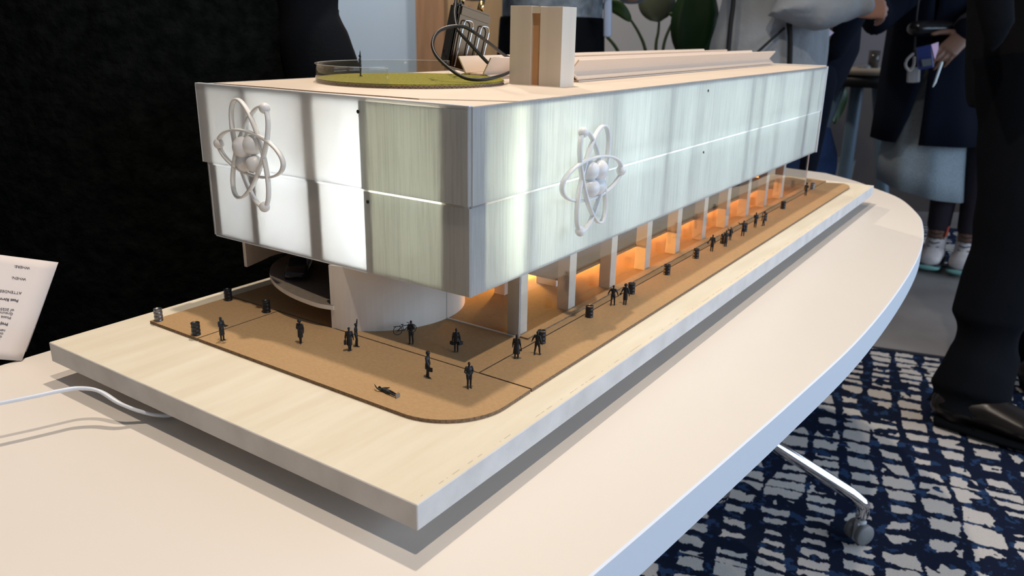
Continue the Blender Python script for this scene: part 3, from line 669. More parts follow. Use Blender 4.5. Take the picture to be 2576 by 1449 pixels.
# ================================================================== FIGURES
def body_shapes(bm, P):
    """adult of about 1.75 m; x to its left... x right, y forward, z up. P: pose dict"""
    k = P.get('fat', 1.0); lean = P.get('lean', 0.0)
    def T(x, y, z): return Vector((x, y + lean * max(0, z - 0.9), z))
    legs = P.get('legs', [(-0.09, 0.0), (0.09, 0.0)])
    for pth in P.get('legpts', []): tube(bm, pth, [0.055, 0.048, 0.040, 0.036, 0.034][:len(pth)] + [0.034] * max(0, len(pth) - 5), 12, up=Vector((0, 1, 0)))
    for i, (fx, fy) in enumerate([] if 'legpts' in P else legs):
        s = -1 if i == 0 else 1
        hip = Vector((0.088 * s, 0, 0.92)); ank = Vector((fx, fy, 0.085)); th_ = P.get('thin', 1.0); kn = (hip + ank) / 2 + Vector((0, 0.035, 0.03))
        tube(bm, [hip, (hip + kn) / 2, kn, (kn + ank) / 2 + Vector((0, -0.01, 0.03)), ank], [0.090 * k * th_, 0.080 * k * th_, 0.060 * th_, 0.058 * th_, 0.042 * th_], 12, up=Vector((0, 1, 0)))
        if P.get('feet', True): tube(bm, [ank + Vector((0, -0.05, -0.040)), ank + Vector((0, 0.06, -0.042)), ank + Vector((0.01 * s, 0.15, -0.055))], [(0.042, 0.038), (0.046, 0.040), (0.040, 0.026)], 12)
    tube(bm, [T(0, 0, 0.86), T(0, 0, 0.95), T(0, 0, 1.08), T(0, 0, 1.28), T(0, 0, 1.40), T(0, -0.005, 1.45)], [(0.13 * k, 0.10 * k), (0.165 * k, 0.115 * k), (0.142 * k, 0.10 * k), (0.175 * k, 0.12 * k), (0.175, 0.095), (0.11, 0.07)], 18, up=Vector((0, 1, 0)))
    hd = P.get('head', (0, 0.02)); hz = P.get('headz', 1.64)
    H = T(hd[0], hd[1], hz)
    tube(bm, [T(0, -0.01, 1.40), T(0, 0.0, 1.50), H + Vector((0, 0, -0.06))], [0.062, 0.056, 0.056], 12, up=Vector((0, 1, 0)))
    ball(bm, H, 0.115, 3, (0.68, 0.83, 1.0)); ball(bm, H + Vector((0, 0.04, -0.055)), 0.06, 2, (0.85, 0.9, 0.9))
    ball(bm, H + Vector((0, 0.102, -0.012)), 0.018, 2, (0.7, 0.9, 1.3))
    for s in (-1, 1): ball(bm, H + Vector((0.078 * s, 0, -0.01)), 0.025, 2, (0.4, 0.7, 1.1))
    if P.get('hair', True): ball(bm, H + Vector((0, -0.02, 0.022)), 0.118, 3, (0.75, 0.86, 0.95))
    if P.get('long_hair'): tube(bm, [H + Vector((0, -0.05, 0.02)), H + Vector((0, -0.065, -0.13))], [(0.085, 0.06), (0.075, 0.045)], 12)
    if P.get('hat'):
        tube(bm, [H + Vector((0, 0.02, 0.045)), H + Vector((0, 0.02, 0.062))], [(0.14, 0.15), (0.14, 0.15)], 20, up=Vector((0, 1, 0))); ball(bm, H + Vector((0, 0, 0.08)), 0.10, 2, (0.85, 1, 0.7))
    arms = P.get('arms', [((-0.26, -0.02, 1.14), (-0.27, 0.06, 0.90)), ((0.26, -0.02, 1.14), (0.27, 0.06, 0.90))])
    ar = P.get('arm_r', 1.0)
    for i, (el, wr) in enumerate(arms):
        s = -1 if i == 0 else 1; sh = T(0.175 * s, -0.005, 1.41); el = T(*el); wr = T(*wr)
        tube(bm, [sh, (sh + el) / 2, el, (el + wr) / 2, wr], [0.062 * ar, 0.054 * ar, 0.046 * ar, 0.042 * ar, 0.030 * ar], 12)
        if P.get('hands', True) is True:
            d = (wr - el).normalized(); s_, t_ = frame(d)
            tube(bm, [wr, wr + d * 0.05, wr + d * 0.10], [(0.030, 0.022), (0.040, 0.022), (0.036, 0.018)], 10)
            for f in range(4):
                o_ = s_ * (0.018 * (f - 1.5)); ln = (0.05, 0.062, 0.058, 0.045)[f]
                tube(bm, [wr + d * 0.095 + o_, wr + d * (0.10 + ln) + o_ * 1.1 - t_ * 0.02], [0.0095, 0.0085], 6)
            tube(bm, [wr + d * 0.03 + s_ * 0.03, wr + d * 0.09 + s_ * 0.055], [0.012, 0.010], 6)
    if P.get('coat'):
        hem, wdt = P['coat']
        tube(bm, [T(0, 0, 1.42), T(0, 0, 1.28), T(0, 0, 1.06), Vector((0, 0, 0.9)), Vector((0, 0, hem + 0.03)), Vector((0, 0, hem))],
             [(0.17, 0.09), (0.195, 0.14), (0.165, 0.125), (0.19, 0.15), (wdt, wdt * 0.8), (wdt * 0.98, wdt * 0.78)], 20, up=Vector((0, 1, 0)), cap=False)
MS = 0.01255     # figures are about 1:80
def bag(bm, top, w=0.30, h=0.22, t=0.09, yaw=0.0):
    b2 = bmesh.new(); box(b2, -t / 2, t / 2, -w / 2, w / 2, -h, 0); bmesh.ops.bevel(b2, geom=b2.edges[:], offset=0.02, segments=2, affect='EDGES')
    M_ = Matrix.Translation(Vector(top) + Vector((0, 0, -0.06))) @ Matrix.Rotation(yaw, 4, 'Z'); bmesh.ops.transform(b2, matrix=M_, verts=b2.verts)
    me = bpy.data.meshes.new('t'); b2.to_mesh(me); b2.free(); bm.from_mesh(me); bpy.data.meshes.remove(me)
    hp = [M_ @ Vector(p) for p in ((0, -0.06, -0.01), (0, -0.05, 0.04), (0, 0.05, 0.04), (0, 0.06, -0.01))]
    tube(bm, hp, [0.010] * 4, 6)
def mini(u, v, face_u, label, P, bags=(), z=None, scale=1.0, roll=None, tool=None):
    """face_u: heading as angle seen in the photo: 0 = walking right, 90 = away, 180 = left, -90 = towards the viewer"""
    zz = ZB + CB if z is None else z
    p = at_z(u, v, zz)
    root = empty('miniature_figure', (p.x, p.y, zz))
    a = math.radians(face_u); d = RH * math.cos(a) + VH * math.sin(a)
    root.rotation_euler = (0, 0, math.atan2(d.y, d.x) - PI / 2)
    P = dict(P); P.setdefault('arm_r', 1.3); P.setdefault('thin', 1.15); bm = bmesh.new(); body_shapes(bm, P); s = MS * scale
    b = fuse('body', bm, M_black, 0.020, 2, root, scale=s)
    for t_ in bags:
        bm = bmesh.new(); bag(bm, t_[0], *t_[1:]); bmesh.ops.scale(bm, vec=(s, s, s), verts=bm.verts); mk('bag', bm, M_black, root)
    if tool:
        bm = bmesh.new(); tool(bm); bmesh.ops.scale(bm, vec=(s, s, s), verts=bm.verts); mk('held_item', bm, M_black, root)
    if roll: roll(root, b)
    tag(root, label, 'figurine', 'black miniature people'); return root
dn = lambda s, y=0.04: ((0.25 * s, -0.02, 1.15), (0.27 * s, y, 0.90))
fwd = lambda s: ((0.23 * s, 0.02, 1.13), (0.10 * s, 0.28, 1.16))
fold = lambda s: ((0.25 * s, 0.02, 1.15), (0.06 * s, 0.20, 1.10))
up_ = lambda s: ((0.26 * s, 0.05, 1.66), (0.22 * s, 0.07, 1.88))
def tray(bm): box(bm, -0.16, 0.16, 0.28, 0.52, 1.15, 1.18)
mini(560, 856, -25, 'black figurine woman in long skirt holding out a plate at the far left', dict(coat=(0.42, 0.20), arms=[fwd(-1), fwd(1)], legs=[(-0.07, 0.05), (0.08, -0.05)], hair=True, long_hair=True), tool=tray)
mini(757, 863, -100, 'black figurine in knee coat standing alone before the dark ramp opening', dict(coat=(0.45, 0.19), arms=[dn(-1), fold(1)], hat=True, legs=[(-0.06, 0.10), (0.07, -0.08)]))
mini(880, 883, 100, 'black figurine in a coat carrying a round bag beside the arm-raising man', dict(coat=(0.45, 0.20), arms=[dn(-1), dn(1)], legs=[(-0.03, -0.04), (0.05, 0.10)]), bags=[((-0.29, 0.02, 0.86), 0.26, 0.30, 0.16)])
mini(897, 872, 0, 'tall slim black figurine with one arm raised straight up on the pavement', dict(arms=[((-0.23, 0.04, 1.68), (-0.14, 0.08, 1.92)), dn(1)], legs=[(-0.06, -0.05), (0.07, 0.08)]))
mini(1035, 865, -95, 'black figurine man with a hand at his ear beside the miniature bicycle', dict(arms=[((-0.26, 0.12, 1.18), (-0.16, 0.14, 1.50)), fold(1)], legs=[(-0.11, 0.0), (0.12, 0.02)]))
mini(1148, 886, 90, 'black figurine man seen from behind carrying two cases', dict(coat=(0.80, 0.19), arms=[dn(-1, 0), dn(1, 0)], legs=[(-0.10, 0.0), (0.10, 0.0)]), bags=[((-0.30, 0.0, 0.86), 0.34, 0.25, 0.12, 0.9), ((0.30, 0.0, 0.86), 0.34, 0.25, 0.12, -0.9)])
mini(1076, 949, -20, 'black figurine with wide hat and one briefcase near the seam', dict(coat=(0.62, 0.20), hat=True, arms=[dn(-1), ((0.25, 0.08, 1.14), (0.24, 0.22, 0.92))], legs=[(-0.04, -0.08), (0.08, 0.10)]), bags=[((0.25, 0.26, 0.88), 0.42, 0.28, 0.10)])
mini(1180, 976, -70, 'black figurine man with both hands in his jacket nearest the rounded corner', dict(fat=1.1, coat=(0.86, 0.19), arms=[((-0.28, 0.0, 1.13), (-0.14, 0.12, 0.98)), ((0.28, 0.0, 1.13), (0.14, 0.12, 0.98))], legs=[(-0.10, 0.0), (0.10, 0.06)]))
mini(1299, 902, 80, 'black figurine in long flared coat holding a handbag by the first column', dict(coat=(0.38, 0.25), arms=[dn(-1), dn(1)], long_hair=True, legs=[(-0.09, -0.05), (0.10, 0.06)]), bags=[((0.31, 0.02, 0.84), 0.22, 0.20, 0.10)])
mini(1351, 893, 60, 'black figurine man striding with arms apart in front of a drum', dict(arms=[((-0.33, 0.0, 1.18), (-0.44, 0.05, 0.95)), ((0.30, -0.05, 1.15), (0.33, 0.02, 0.92))], legs=[(-0.16, -0.10), (0.14, 0.12)]))
mini(1541, 769, 75, 'black figurine man walking with arms spread at mid pavement', dict(arms=[((-0.33, 0.0, 1.18), (-0.42, 0.08, 0.94)), ((0.32, 0.0, 1.18), (0.38, 0.06, 0.94))], legs=[(-0.13, -0.10), (0.13, 0.10)]))
mini(1572, 766, -120, 'black figurine in long coat and cap swinging a small box by a drum', dict(coat=(0.42, 0.19), hat=True, arms=[((-0.28, 0.0, 1.15), (-0.34, 0.06, 0.92)), ((0.30, -0.02, 1.15), (0.40, -0.06, 0.98))], legs=[(-0.08, 0.0), (0.08, 0.05)]), bags=[((0.44, -0.06, 0.96), 0.26, 0.14, 0.12)])
mini(1790, 632, -110, 'black figurine in knee coat holding a small box, nearest of the far group', dict(coat=(0.45, 0.18), arms=[dn(-1), ((0.30, 0.0, 1.15), (0.40, 0.0, 0.96))], long_hair=True), bags=[((0.44, 0.0, 0.96), 0.2, 0.14, 0.12)])
mini(1824, 620, -90, 'black figurine in long coat in front of a drum in the far group', dict(coat=(0.42, 0.20), arms=[fold(-1), fold(1)], long_hair=True))
mini(1836, 604, -90, 'small black figurine child waving one hand in the far group', dict(coat=(0.55, 0.20), arms=[dn(-1), ((0.34, 0.05, 1.34), (0.42, 0.06, 1.60))]), scale=0.82)
mini(1868, 594, 90, 'black figurine man waving with outstretched arm in the far group', dict(coat=(0.78, 0.19), arms=[((-0.36, 0.04, 1.32), (-0.58, 0.05, 1.50)), dn(1)], legs=[(-0.12, 0), (0.12, 0.03)]))
mini(1899, 572, -90, 'black figurine in a skirt with folded arms in the far group', dict(coat=(0.48, 0.19), arms=[fold(-1), fold(1)], long_hair=True))
mini(1920, 568, 180, 'black figurine striding with a forearm held out in the far group', dict(arms=[((-0.24, 0.10, 1.14), (-0.20, 0.38, 1.10)), dn(1)], legs=[(-0.05, 0.12), (0.06, -0.12)]))
mini(2026, 492, 60, 'lone black figurine at the far end of the pavement, leaning slightly', dict(coat=(0.60, 0.19), arms=[dn(-1), fold(1)], lean=0.06, hat=True))
mini(907, 192, 0, 'slim black figurine with raised arm standing on the green roof disc', dict(arms=[((-0.10, 0.02, 1.66), (-0.04, 0.03, 2.0)), dn(1, 0.0)], legs=[(-0.05, -0.02), (0.05, 0.03)]), z=ZB + ZT + 0.0048)
# the fallen figure
fp = at_z(1000, 1000, ZB + CB); hp = at_z(960, 982, ZB + CB)
root = empty('fallen_figure', (fp.x, fp.y, ZB + CB)); dd = (hp - fp); root.rotation_euler = (0, 0, math.atan2(dd.y, dd.x))
bm = bmesh.new(); body_shapes(bm, dict(arms=[((-0.27, 0.05, 1.16), (-0.20, 0.14, 1.0)), ((0.26, 0.10, 1.62), (0.18, 0.16, 1.86))], legs=[(-0.08, 0), (0.09, 0.0)]))
bmesh.ops.transform(bm, matrix=Matrix.Rotation(PI / 2, 4, 'Y') @ Matrix.Rotation(PI / 2, 4, 'Z'), verts=bm.verts)
zmin = min(v.co.z for v in bm.verts); bmesh.ops.translate(bm, vec=(0, 0, -zmin), verts=bm.verts)
fuse('body', bm, M_black, 0.02, 2, root, scale=MS)
bm = bmesh.new(); box(bm, -0.04, 0.0, -0.17, 0.17, 0.0, 0.26); bmesh.ops.scale(bm, vec=(MS,) * 3, verts=bm.verts); o = mk('foot_plate', bm, [mat('glue_smudged_plate', (0.30, 0.24, 0.18), 0.6, var=0.4, vscale=800)], root); o['label'] = 'brown glue-smudged foot plate'
tag(root, 'black figurine lying on its back with an arm up near the cardboard edge', 'figurine', 'black miniature people')
# glue crumb smear beside the two loosened figures
# ---------------- miniature bicycle
bk = empty('bicycle'); q0 = at_z(1001, 843, ZB + CB); q1 = at_z(1034, 838, ZB + CB); bk.location = (q0.x, q0.y, ZB + CB)
dx = q1 - q0; bk.rotation_euler = (0, 0, math.atan2(dx.y, dx.x)); wb = 0.0135; wr_ = 0.0042
for i, xx in enumerate((0, wb)):
    bm = bmesh.new(); tube(bm, [(xx + wr_ * math.cos(2 * PI * k / 28), 0, wr_ + 0.0003 + wr_ * math.sin(2 * PI * k / 28)) for k in range(28)], [0.00032] * 28, 6, closed=True, up=Vector((0, 1, 0)))
    for k in range(6):
        a = PI * k / 6; tube(bm, [(xx + wr_ * math.cos(a), 0, wr_ + wr_ * math.sin(a)), (xx - wr_ * math.cos(a), 0, wr_ - wr_ * math.sin(a))], [0.00009] * 2, 4)
    mk('wheel', bm, M_black, bk, True)
bm = bmesh.new(); BBk = (wb * 0.45, 0, 0.0037); st = (wb * 0.34, 0, 0.0083); hdp = (wb * 0.82, 0, 0.0085)
for a, b in ((BBk, st), (st, hdp), (BBk, hdp), (BBk, (0, 0, wr_)), (st, (0, 0, wr_)), (hdp, (wb, 0, wr_)), (hdp, (wb * 0.80, 0, 0.0102))): tube(bm, [a, b], [0.00034] * 2, 6)
tube(bm, [(-0.004, 0, 0.0086), (0.003, 0, 0.0086)], [(0.0008, 0.0002)] * 2, 6)
mk('frame', bm, M_black, bk, True)
bm = bmesh.new(); tube(bm, [(wb * 0.26, 0, 0.0097), (wb * 0.42, 0, 0.0097)], [(0.0010, 0.0004), (0.0004, 0.0003)], 8); tube(bm, [st, (wb * 0.33, 0, 0.0097)], [0.0003] * 2, 6); mk('saddle', bm, M_black, bk, True)
bm = bmesh.new(); tube(bm, [(wb * 0.72, -0.0030, 0.0100), (wb * 0.80, -0.001, 0.0103), (wb * 0.80, 0.001, 0.0103), (wb * 0.72, 0.0030, 0.0100)], [0.0003] * 4, 6); mk('handlebar', bm, M_black, bk, True)
tag(bk, 'tiny black bicycle leaning by the curved drum wall', 'bicycle')
# ---------------- miniature car on the ramp
car = empty('car'); pc = Vector((0.2010, 0.3290, ZB + 0.0335)); car.location = pc
cfw = Vector((-0.72, -0.62, 0)); car.rotation_euler = (math.radians(2), 0, math.atan2(cfw.y, cfw.x)); s = 0.0122
M_car = mat('black_car_paint', (0.010, 0.012, 0.02), 0.25, coat=0.5)
M_carglass = mat('dark_car_glass', (0.006, 0.007, 0.012), 0.08)
bm = bmesh.new()
secs = [(-2.15, 0.78, 0.35, 0.75), (-2.05, 0.86, 0.28, 0.95), (-1.2, 0.90, 0.25, 1.02), (0, 0.91, 0.25, 0.98), (1.1, 0.90, 0.25, 0.95), (1.8, 0.86, 0.28, 0.80), (2.12, 0.76, 0.33, 0.62)]
rs = []
for x_, w_, z0_, z1_ in secs:
    prof = [(-w_ * 0.93, z0_), (w_ * 0.93, z0_), (w_, z0_ + 0.12), (w_ * 1.0, (z0_ + z1_) / 2), (w_ * 0.93, z1_ - 0.05), (w_ * 0.80, z1_), (-w_ * 0.80, z1_), (-w_ * 0.93, z1_ - 0.05), (-w_, (z0_ + z1_) / 2), (-w_, z0_ + 0.12)]
    rs.append([bm.verts.new((x_ * s, y_ * s, z_ * s)) for y_, z_ in prof])
for a, b in zip(rs, rs[1:]):
    for k in range(10): bm.faces.new((a[k], a[(k + 1) % 10], b[(k + 1) % 10], b[k]))
bm.faces.new(rs[0]); bm.faces.new(rs[-1][::-1]); mk('body_shell', bm, M_car, car, True)
bm = bmesh.new(); rs = []
for x_, w_, z_ in ((-1.75, 0.72, 0.97), (-1.25, 0.64, 1.42), (0.1, 0.64, 1.46), (0.85, 0.74, 0.97)):
    rs.append([bm.verts.new((x_ * s, -w_ * s, z_ * s)), bm.verts.new((x_ * s, w_ * s, z_ * s))])
base = [bm.verts.new((x_ * s, y_ * s, 0.9 * s)) for x_, y_ in ((-1.75, -0.8), (-1.75, 0.8), (0.85, 0.8), (0.85, -0.8))]
for a, b in zip(rs, rs[1:]): bm.faces.new((a[0], a[1], b[1], b[0]))
bm.faces.new((base[0], rs[0][0], rs[1][0], rs[2][0], rs[3][0], base[3])); bm.faces.new((base[1], base[2], rs[3][1], rs[2][1], rs[1][1], rs[0][1]))
bm.faces.new((base[0], base[1], rs[0][1], rs[0][0])); bm.faces.new((base[3], rs[3][0], rs[3][1], base[2])); bmesh.ops.bevel(bm, geom=bm.edges[:], offset=0.0006, segments=2, affect='EDGES'); mk('cabin', bm, M_carglass, car)
for xx in (-1.35, 1.35):
    for yy in (-0.82, 0.82):
        bm = bmesh.new(); lathe(bm, [(0.06 * s, -0.11 * s), (0.33 * s, -0.11 * s), (0.33 * s, 0.11 * s), (0.06 * s, 0.11 * s)], 18); bmesh.ops.transform(bm, matrix=Matrix.Translation((xx * s, yy * s, 0.33 * s)) @ Matrix.Rotation(PI / 2, 4, 'X'), verts=bm.verts); mk('wheel', bm, M_black, car, True)
bm = bmesh.new()
for k in range(4): box(bm, 2.08 * s, 2.15 * s, -0.5 * s, 0.5 * s, (0.40 + 0.06 * k) * s, (0.43 + 0.06 * k) * s)
mk('grille', bm, M_black, car)
tag(car, 'black miniature car parked on the ramp under the building', 'toy car')

# ================================================================== THINGS ON THE TABLE
# flat white twin cable
cp = [(-60, 1030, 0.030), (0, 1019, 0.030), (80, 1003, 0.030), (150, 988, 0.030), (200, 981, 0.029), (250, 988, 0.026), (300, 1018, 0.018), (350, 1038, 0.010), (400, 1049, 0.0042), (440, 1046, 0.003), (520, 1020, 0.003)]
P_ = catmull([at_z(u, v, TZ + h) for u, v, h in cp], 6)
cb = empty('power_cable', (0, 0, 0)); M_cable = mat('translucent_white_cable', (0.70, 0.72, 0.76), 0.3)
for off in (-1, 1):
    bm = bmesh.new(); q = []
    for i, p in enumerate(P_):
        d = (P_[min(i + 1, len(P_) - 1)] - P_[max(i - 1, 0)]).normalized(); sd = d.cross(Vector((0, 0, 1))).normalized(); q.append(p + (sd + Vector((0, 0, 0.7))) * 0.0011 * off + Vector((0, 0, 0.0015)))
    tube(bm, q, [0.0015] * len(q), 8); mk('wire', bm, M_cable, cb, True)
tag(cb, 'white twin power cable running off the table under the base board', 'cable')
# folded paper sign
Bc = at_z(55, 908, TZ + 0.0005); Tc = at_d(147, 660, 0.80); upv = Tc - Bc
Tl = at_d(0, 641, 0.775); wv = (Tl - Tc).normalized(); 
wv = wv * 0.13
nv = wv.cross(upv).normalized();  nv = nv if nv.dot(CAM - Tc) > 0 else -nv
ps = empty('paper_sign', Bc); M_paper = mat('white_paper', (0.70, 0.63, 0.60), 0.8); M_ink = mat('grey_ink', (0.09, 0.08, 0.09), 0.8)
def sheet_mesh(o_, wv_, uv_, nn, bulge, th_=0.0003, sk=0.0):
    bm = bmesh.new(); V_ = []
    for j in range(13):
        t = j / 12; row = []
        for i in range(9):
            s_ = i / 8; p = o_ + uv_ * t + wv_ * s_ + nn * (bulge * math.sin(PI * t)); row.append(bm.verts.new(p))
        V_.append(row)
    for j in range(12):
        for i in range(8): bm.faces.new((V_[j][i], V_[j][i + 1], V_[j + 1][i + 1], V_[j + 1][i]))
    return bm
sh = mk('front_leaf', sheet_mesh(Vector((0, 0, 0)), wv, upv, nv, 0.0), M_paper, ps, True); sh.modifiers.new('t', 'SOLIDIFY').thickness = 0.0003
bk2 = (upv.normalized().cross(Vector((0, 0, 1)))); back_o = -nv * 0.030; back_o.z = 0.0
bp_ = mk('rear_leaf', sheet_mesh(back_o + Vector((0.006, -0.004, 0)), wv, upv - back_o - Vector((0.006, -0.004, 0)), -nv, 0.003), M_paper, ps, True); bp_.modifiers.new('t', 'SOLIDIFY').thickness = 0.0003
def text(body, u, v, size, bold=False):
    """text right-way-up runs from right to left: the sheet stands upside down; (u, v) is where its first letter starts"""
    c = bpy.data.curves.new('lettering', 'FONT'); c.body = body; c.size = size; c.offset = size * (0.035 if bold else 0.006); c.extrude = 0.00005
    o = bpy.data.objects.new('lettering', c); COL.objects.link(o)
    d = ray(u, v); n_ = nv; t = (Bc - CAM).dot(n_) / d.dot(n_); p = CAM + d * t
    X = wv.normalized(); Z_ = nv; Y_ = Z_.cross(X).normalized()
    dg = bpy.context.evaluated_depsgraph_get(); me = bpy.data.meshes.new_from_object(o.evaluated_get(dg)); bpy.data.objects.remove(o)
    Mx = Matrix((X, Y_, Z_)).transposed()
    for vv in me.vertices: vv.co = Mx @ vv.co + (p - Bc) + nv * 0.0004
    me.materials.clear(); me.materials.append(M_ink); ob = bpy.data.objects.new('lettering', me); COL.objects.link(ob); ob.parent = ps
for tx, u, v, sz, bd in (('WHERE:', 76, 672, 0.0037, 0), ('WHEN:', 66, 700, 0.0037, 0), ('ATTENDEES:', 55, 735, 0.0037, 0), ('Post River', 47, 754, 0.0037, 1), ('of 2025.', 36, 778, 0.0037, 0), ('Ground', 33, 787, 0.0037, 0), ('Phase', 29, 797, 0.0037, 0), ('Project', 21, 813, 0.0037, 1), ('new', 14, 829, 0.0037, 0), ('our', 9, 837, 0.0037, 0), ('or', 5, 845, 0.0037, 0), ('in', 1, 853, 0.0037, 0)):
    text(tx, u, v, sz, bd)
tag(ps, 'folded white paper with upside-down grey print at the left table edge', 'paper')

# ================================================================== WIRELESS PACK ON THE ROOF
M_pack = mat('dark_glossy_metal', (0.070, 0.044, 0.026), 0.16, metal=1.0)
M_packside = mat('dark_plastic_shell', (0.025, 0.024, 0.024), 0.45, bump=0.1, bscale=900)
M_lens = mat('black_rubber', (0.01, 0.01, 0.011), 0.5)
M_gold = mat('brass', (0.72, 0.48, 0.2), 0.25, metal=1.0)
pk = empty('wireless_pack'); pb = Vector((0.4575, 0.3430, 0)); pk.location = (pb.x, pb.y, ZB + ZT + 0.0128)
pn = Vector((-0.27, -0.96, 0)).normalized(); pr = Vector((-pn.y, pn.x, 0)); yaw = math.atan2(pr.y, pr.x)
Mt = Matrix.Rotation(yaw, 4, 'Z') @ Matrix.Rotation(math.radians(14), 4, 'Y')   # local x = right, -y = front
def pkpart(name, bm, m, smooth=False, parent=None):
    bmesh.ops.transform(bm, matrix=Mt, verts=bm.verts); return mk(name, bm, m, parent or pk, smooth)
W_, D_, H_ = 0.050, 0.021, 0.074
bm = bmesh.new(); box(bm, 0, W_, 0.004, D_, 0.0, H_); bmesh.ops.bevel(bm, geom=bm.edges[:], offset=0.003, segments=3, affect='EDGES'); case = pkpart('case', bm, M_packside)
bm = bmesh.new(); box(bm, 0.002, W_ - 0.001, 0.0, 0.006, 0.0, H_ - 0.004); bmesh.ops.bevel(bm, geom=bm.edges[:], offset=0.0012, segments=2, affect='EDGES'); pkpart('faceplate', bm, M_pack)
bm = bmesh.new(); box(bm, 0.001, W_, -0.001, 0.008, H_ - 0.016, H_ - 0.001); bmesh.ops.bevel(bm, geom=bm.edges[:], offset=0.003, segments=3, affect='EDGES'); pkpart('cover', bm, M_pack)
for x0_, x1_ in ((0.008, 0.022), (0.034, 0.047)):
    bm = bmesh.new(); p = catmull([(x0_, -0.0015, 0.002), (x0_, -0.0030, 0.03), (x0_ + 0.001, -0.0035, H_ - 0.022), (x0_ + 0.004, -0.0045, H_ - 0.018), (x1_ - 0.003, -0.0045, H_ - 0.018), (x1_, -0.0035, H_ - 0.021), (x1_ + 0.0005, -0.003, H_ - 0.03), (x1_ - 0.001, -0.0020, 0.004)], 6)
    tube(bm, p, [0.0008] * len(p), 8); pkpart('wire_clip', bm, M_gold if False else M_chrome, True)
for x_, r_, h_, m_ in ((0.010, 0.0035, 0.020, M_chrome), (0.039, 0.0042, 0.012, M_gold)):
    bm = bmesh.new(); tube(bm, [(x_, 0.011, H_ - 0.001), (x_, 0.011, H_ + h_)], [r_, r_ * 0.9], 16, cap=False); c_ = pkpart('connector', bm, m_, True)
    bm = bmesh.new(); tube(bm, [(x_, 0.011, H_ + h_ - 0.001), (x_ + 0.003, 0.011, H_ + 0.11)], [r_ * 0.85, r_ * 0.7], 12); pkpart('antenna', bm, M_lens, True)
bm = bmesh.new()
for z_ in (0.012, 0.018): 
    b2 = bmesh.new(); lathe(b2, [(0.0016, 0), (0.0016, 0.0008), (0.0003, 0.001)], 12); bmesh.ops.transform(b2, matrix=Matrix.Translation((-0.0001, 0.008 + (z_ - 0.012), z_)) @ Matrix.Rotation(-PI / 2, 4, 'Y'), verts=b2.verts); me = bpy.data.meshes.new('t'); b2.to_mesh(me); b2.free(); bm.from_mesh(me)
pkpart('screw', bm, M_lens)
bm = bmesh.new(); box(bm, 0.020, 0.026, 0.008, 0.012, H_, H_ + 0.001); pkpart('indicator', bm, mat('red_marking', (0.5, 0.04, 0.02), 0.4))
tag(pk, 'dark glossy wireless transmitter pack with chrome wire clips standing on the roof', 'transmitter')
kb = empty('pack_cable', (0, 0, 0)); M_cord = mat('black_rubber_cord', (0.014, 0.013, 0.013), 0.45)
dpk = 0.83
for pts in ([(1152, -40, .87), (1146, 10, .86), (1144, 40, .85), (1152, 75, .84), (1180, 108, .84), (1205, 135, .845), (1226, 157, .85)],
            [(1440, 235, 1.0), (1330, 190, .93), (1282, 182, .855), (1255, 192, .80), (1215, 200, .785), (1170, 196, .785), (1130, 172, .79), (1098, 140, .80), (1088, 110, .81), (1100, 82, .82), (1130, 68, .83), (1165, 67, .835), (1195, 83, .845), (1235, 112, .88), (1275, 142, .93), (1310, 150, .97)]):
    if pts[0][0] == 1440: pts = pts[2:]
    bm = bmesh.new(); P_ = catmull([at_d(u, v, d_) for u, v, d_ in pts], 6)
    if len(pts) > 8:
        pass
    tube(bm, P_, [0.0018] * len(P_), 8); mk('cord', bm, M_cord, kb, True)
tag(kb, 'looped black cord hanging from the transmitter pack over the roof edge', 'cord')

# ================================================================== PEOPLE
SKIN_D = mat('brown_skin', (0.17, 0.085, 0.055), 0.5); SKIN_L = mat('light_skin', (0.48, 0.26, 0.19), 0.5)
C_navy = mat('navy_knit', (0.004, 0.006, 0.013), 0.95, spec=0.15, bump=0.3, bscale=300, stretch=(3, 3, 0.6))
C_black = mat('black_cloth', (0.0035, 0.0045, 0.0065), 0.95, spec=0.12, bump=0.2, bscale=200)
C_charcoal = mat('charcoal_knit', (0.011, 0.010, 0.011), 0.95, spec=0.15, bump=0.4, bscale=160, stretch=(1, 1, 4))
C_grey = mat('grey_sweatshirt', (0.42, 0.46, 0.50), 0.9, var=0.12, vscale=10, bump=0.25, bscale=30)
C_skirt = mat('grey_wool_skirt', (0.29, 0.34, 0.37), 0.95, var=0.3, vscale=220)
C_fleece = mat('black_fleece', (0.0018, 0.0024, 0.0022), 1.0, col2=(0.006, 0.007, 0.006), vscale=60, bump=1.0, bscale=90, sheen=0.0, spec=0.05)
C_blue = mat('blue_denim', (0.015, 0.04, 0.12), 0.9, var=0.4, vscale=12)
C_hair = mat('dark_hair', (0.012, 0.009, 0.007), 0.6)
C_plaid = mat('grey_plaid', (0.30, 0.34, 0.37), 0.9, col2=(0.14, 0.17, 0.20), vscale=30)
M_boot = mat('dark_brown_leather', (0.016, 0.011, 0.009), 0.32, var=0.4, vscale=12)
M_sneak = mat('white_sneaker', (0.62, 0.55, 0.52), 0.6, var=0.2, vscale=20); M_teal = mat('teal_sole', (0.22, 0.45, 0.40), 0.5); M_lace = mat('dark_trim', (0.03, 0.03, 0.035), 0.7); M_red = mat('red_trim', (0.6, 0.08, 0.04), 0.6)
M_lilac = mat('lilac_paper', (0.56, 0.48, 0.60), 0.7)
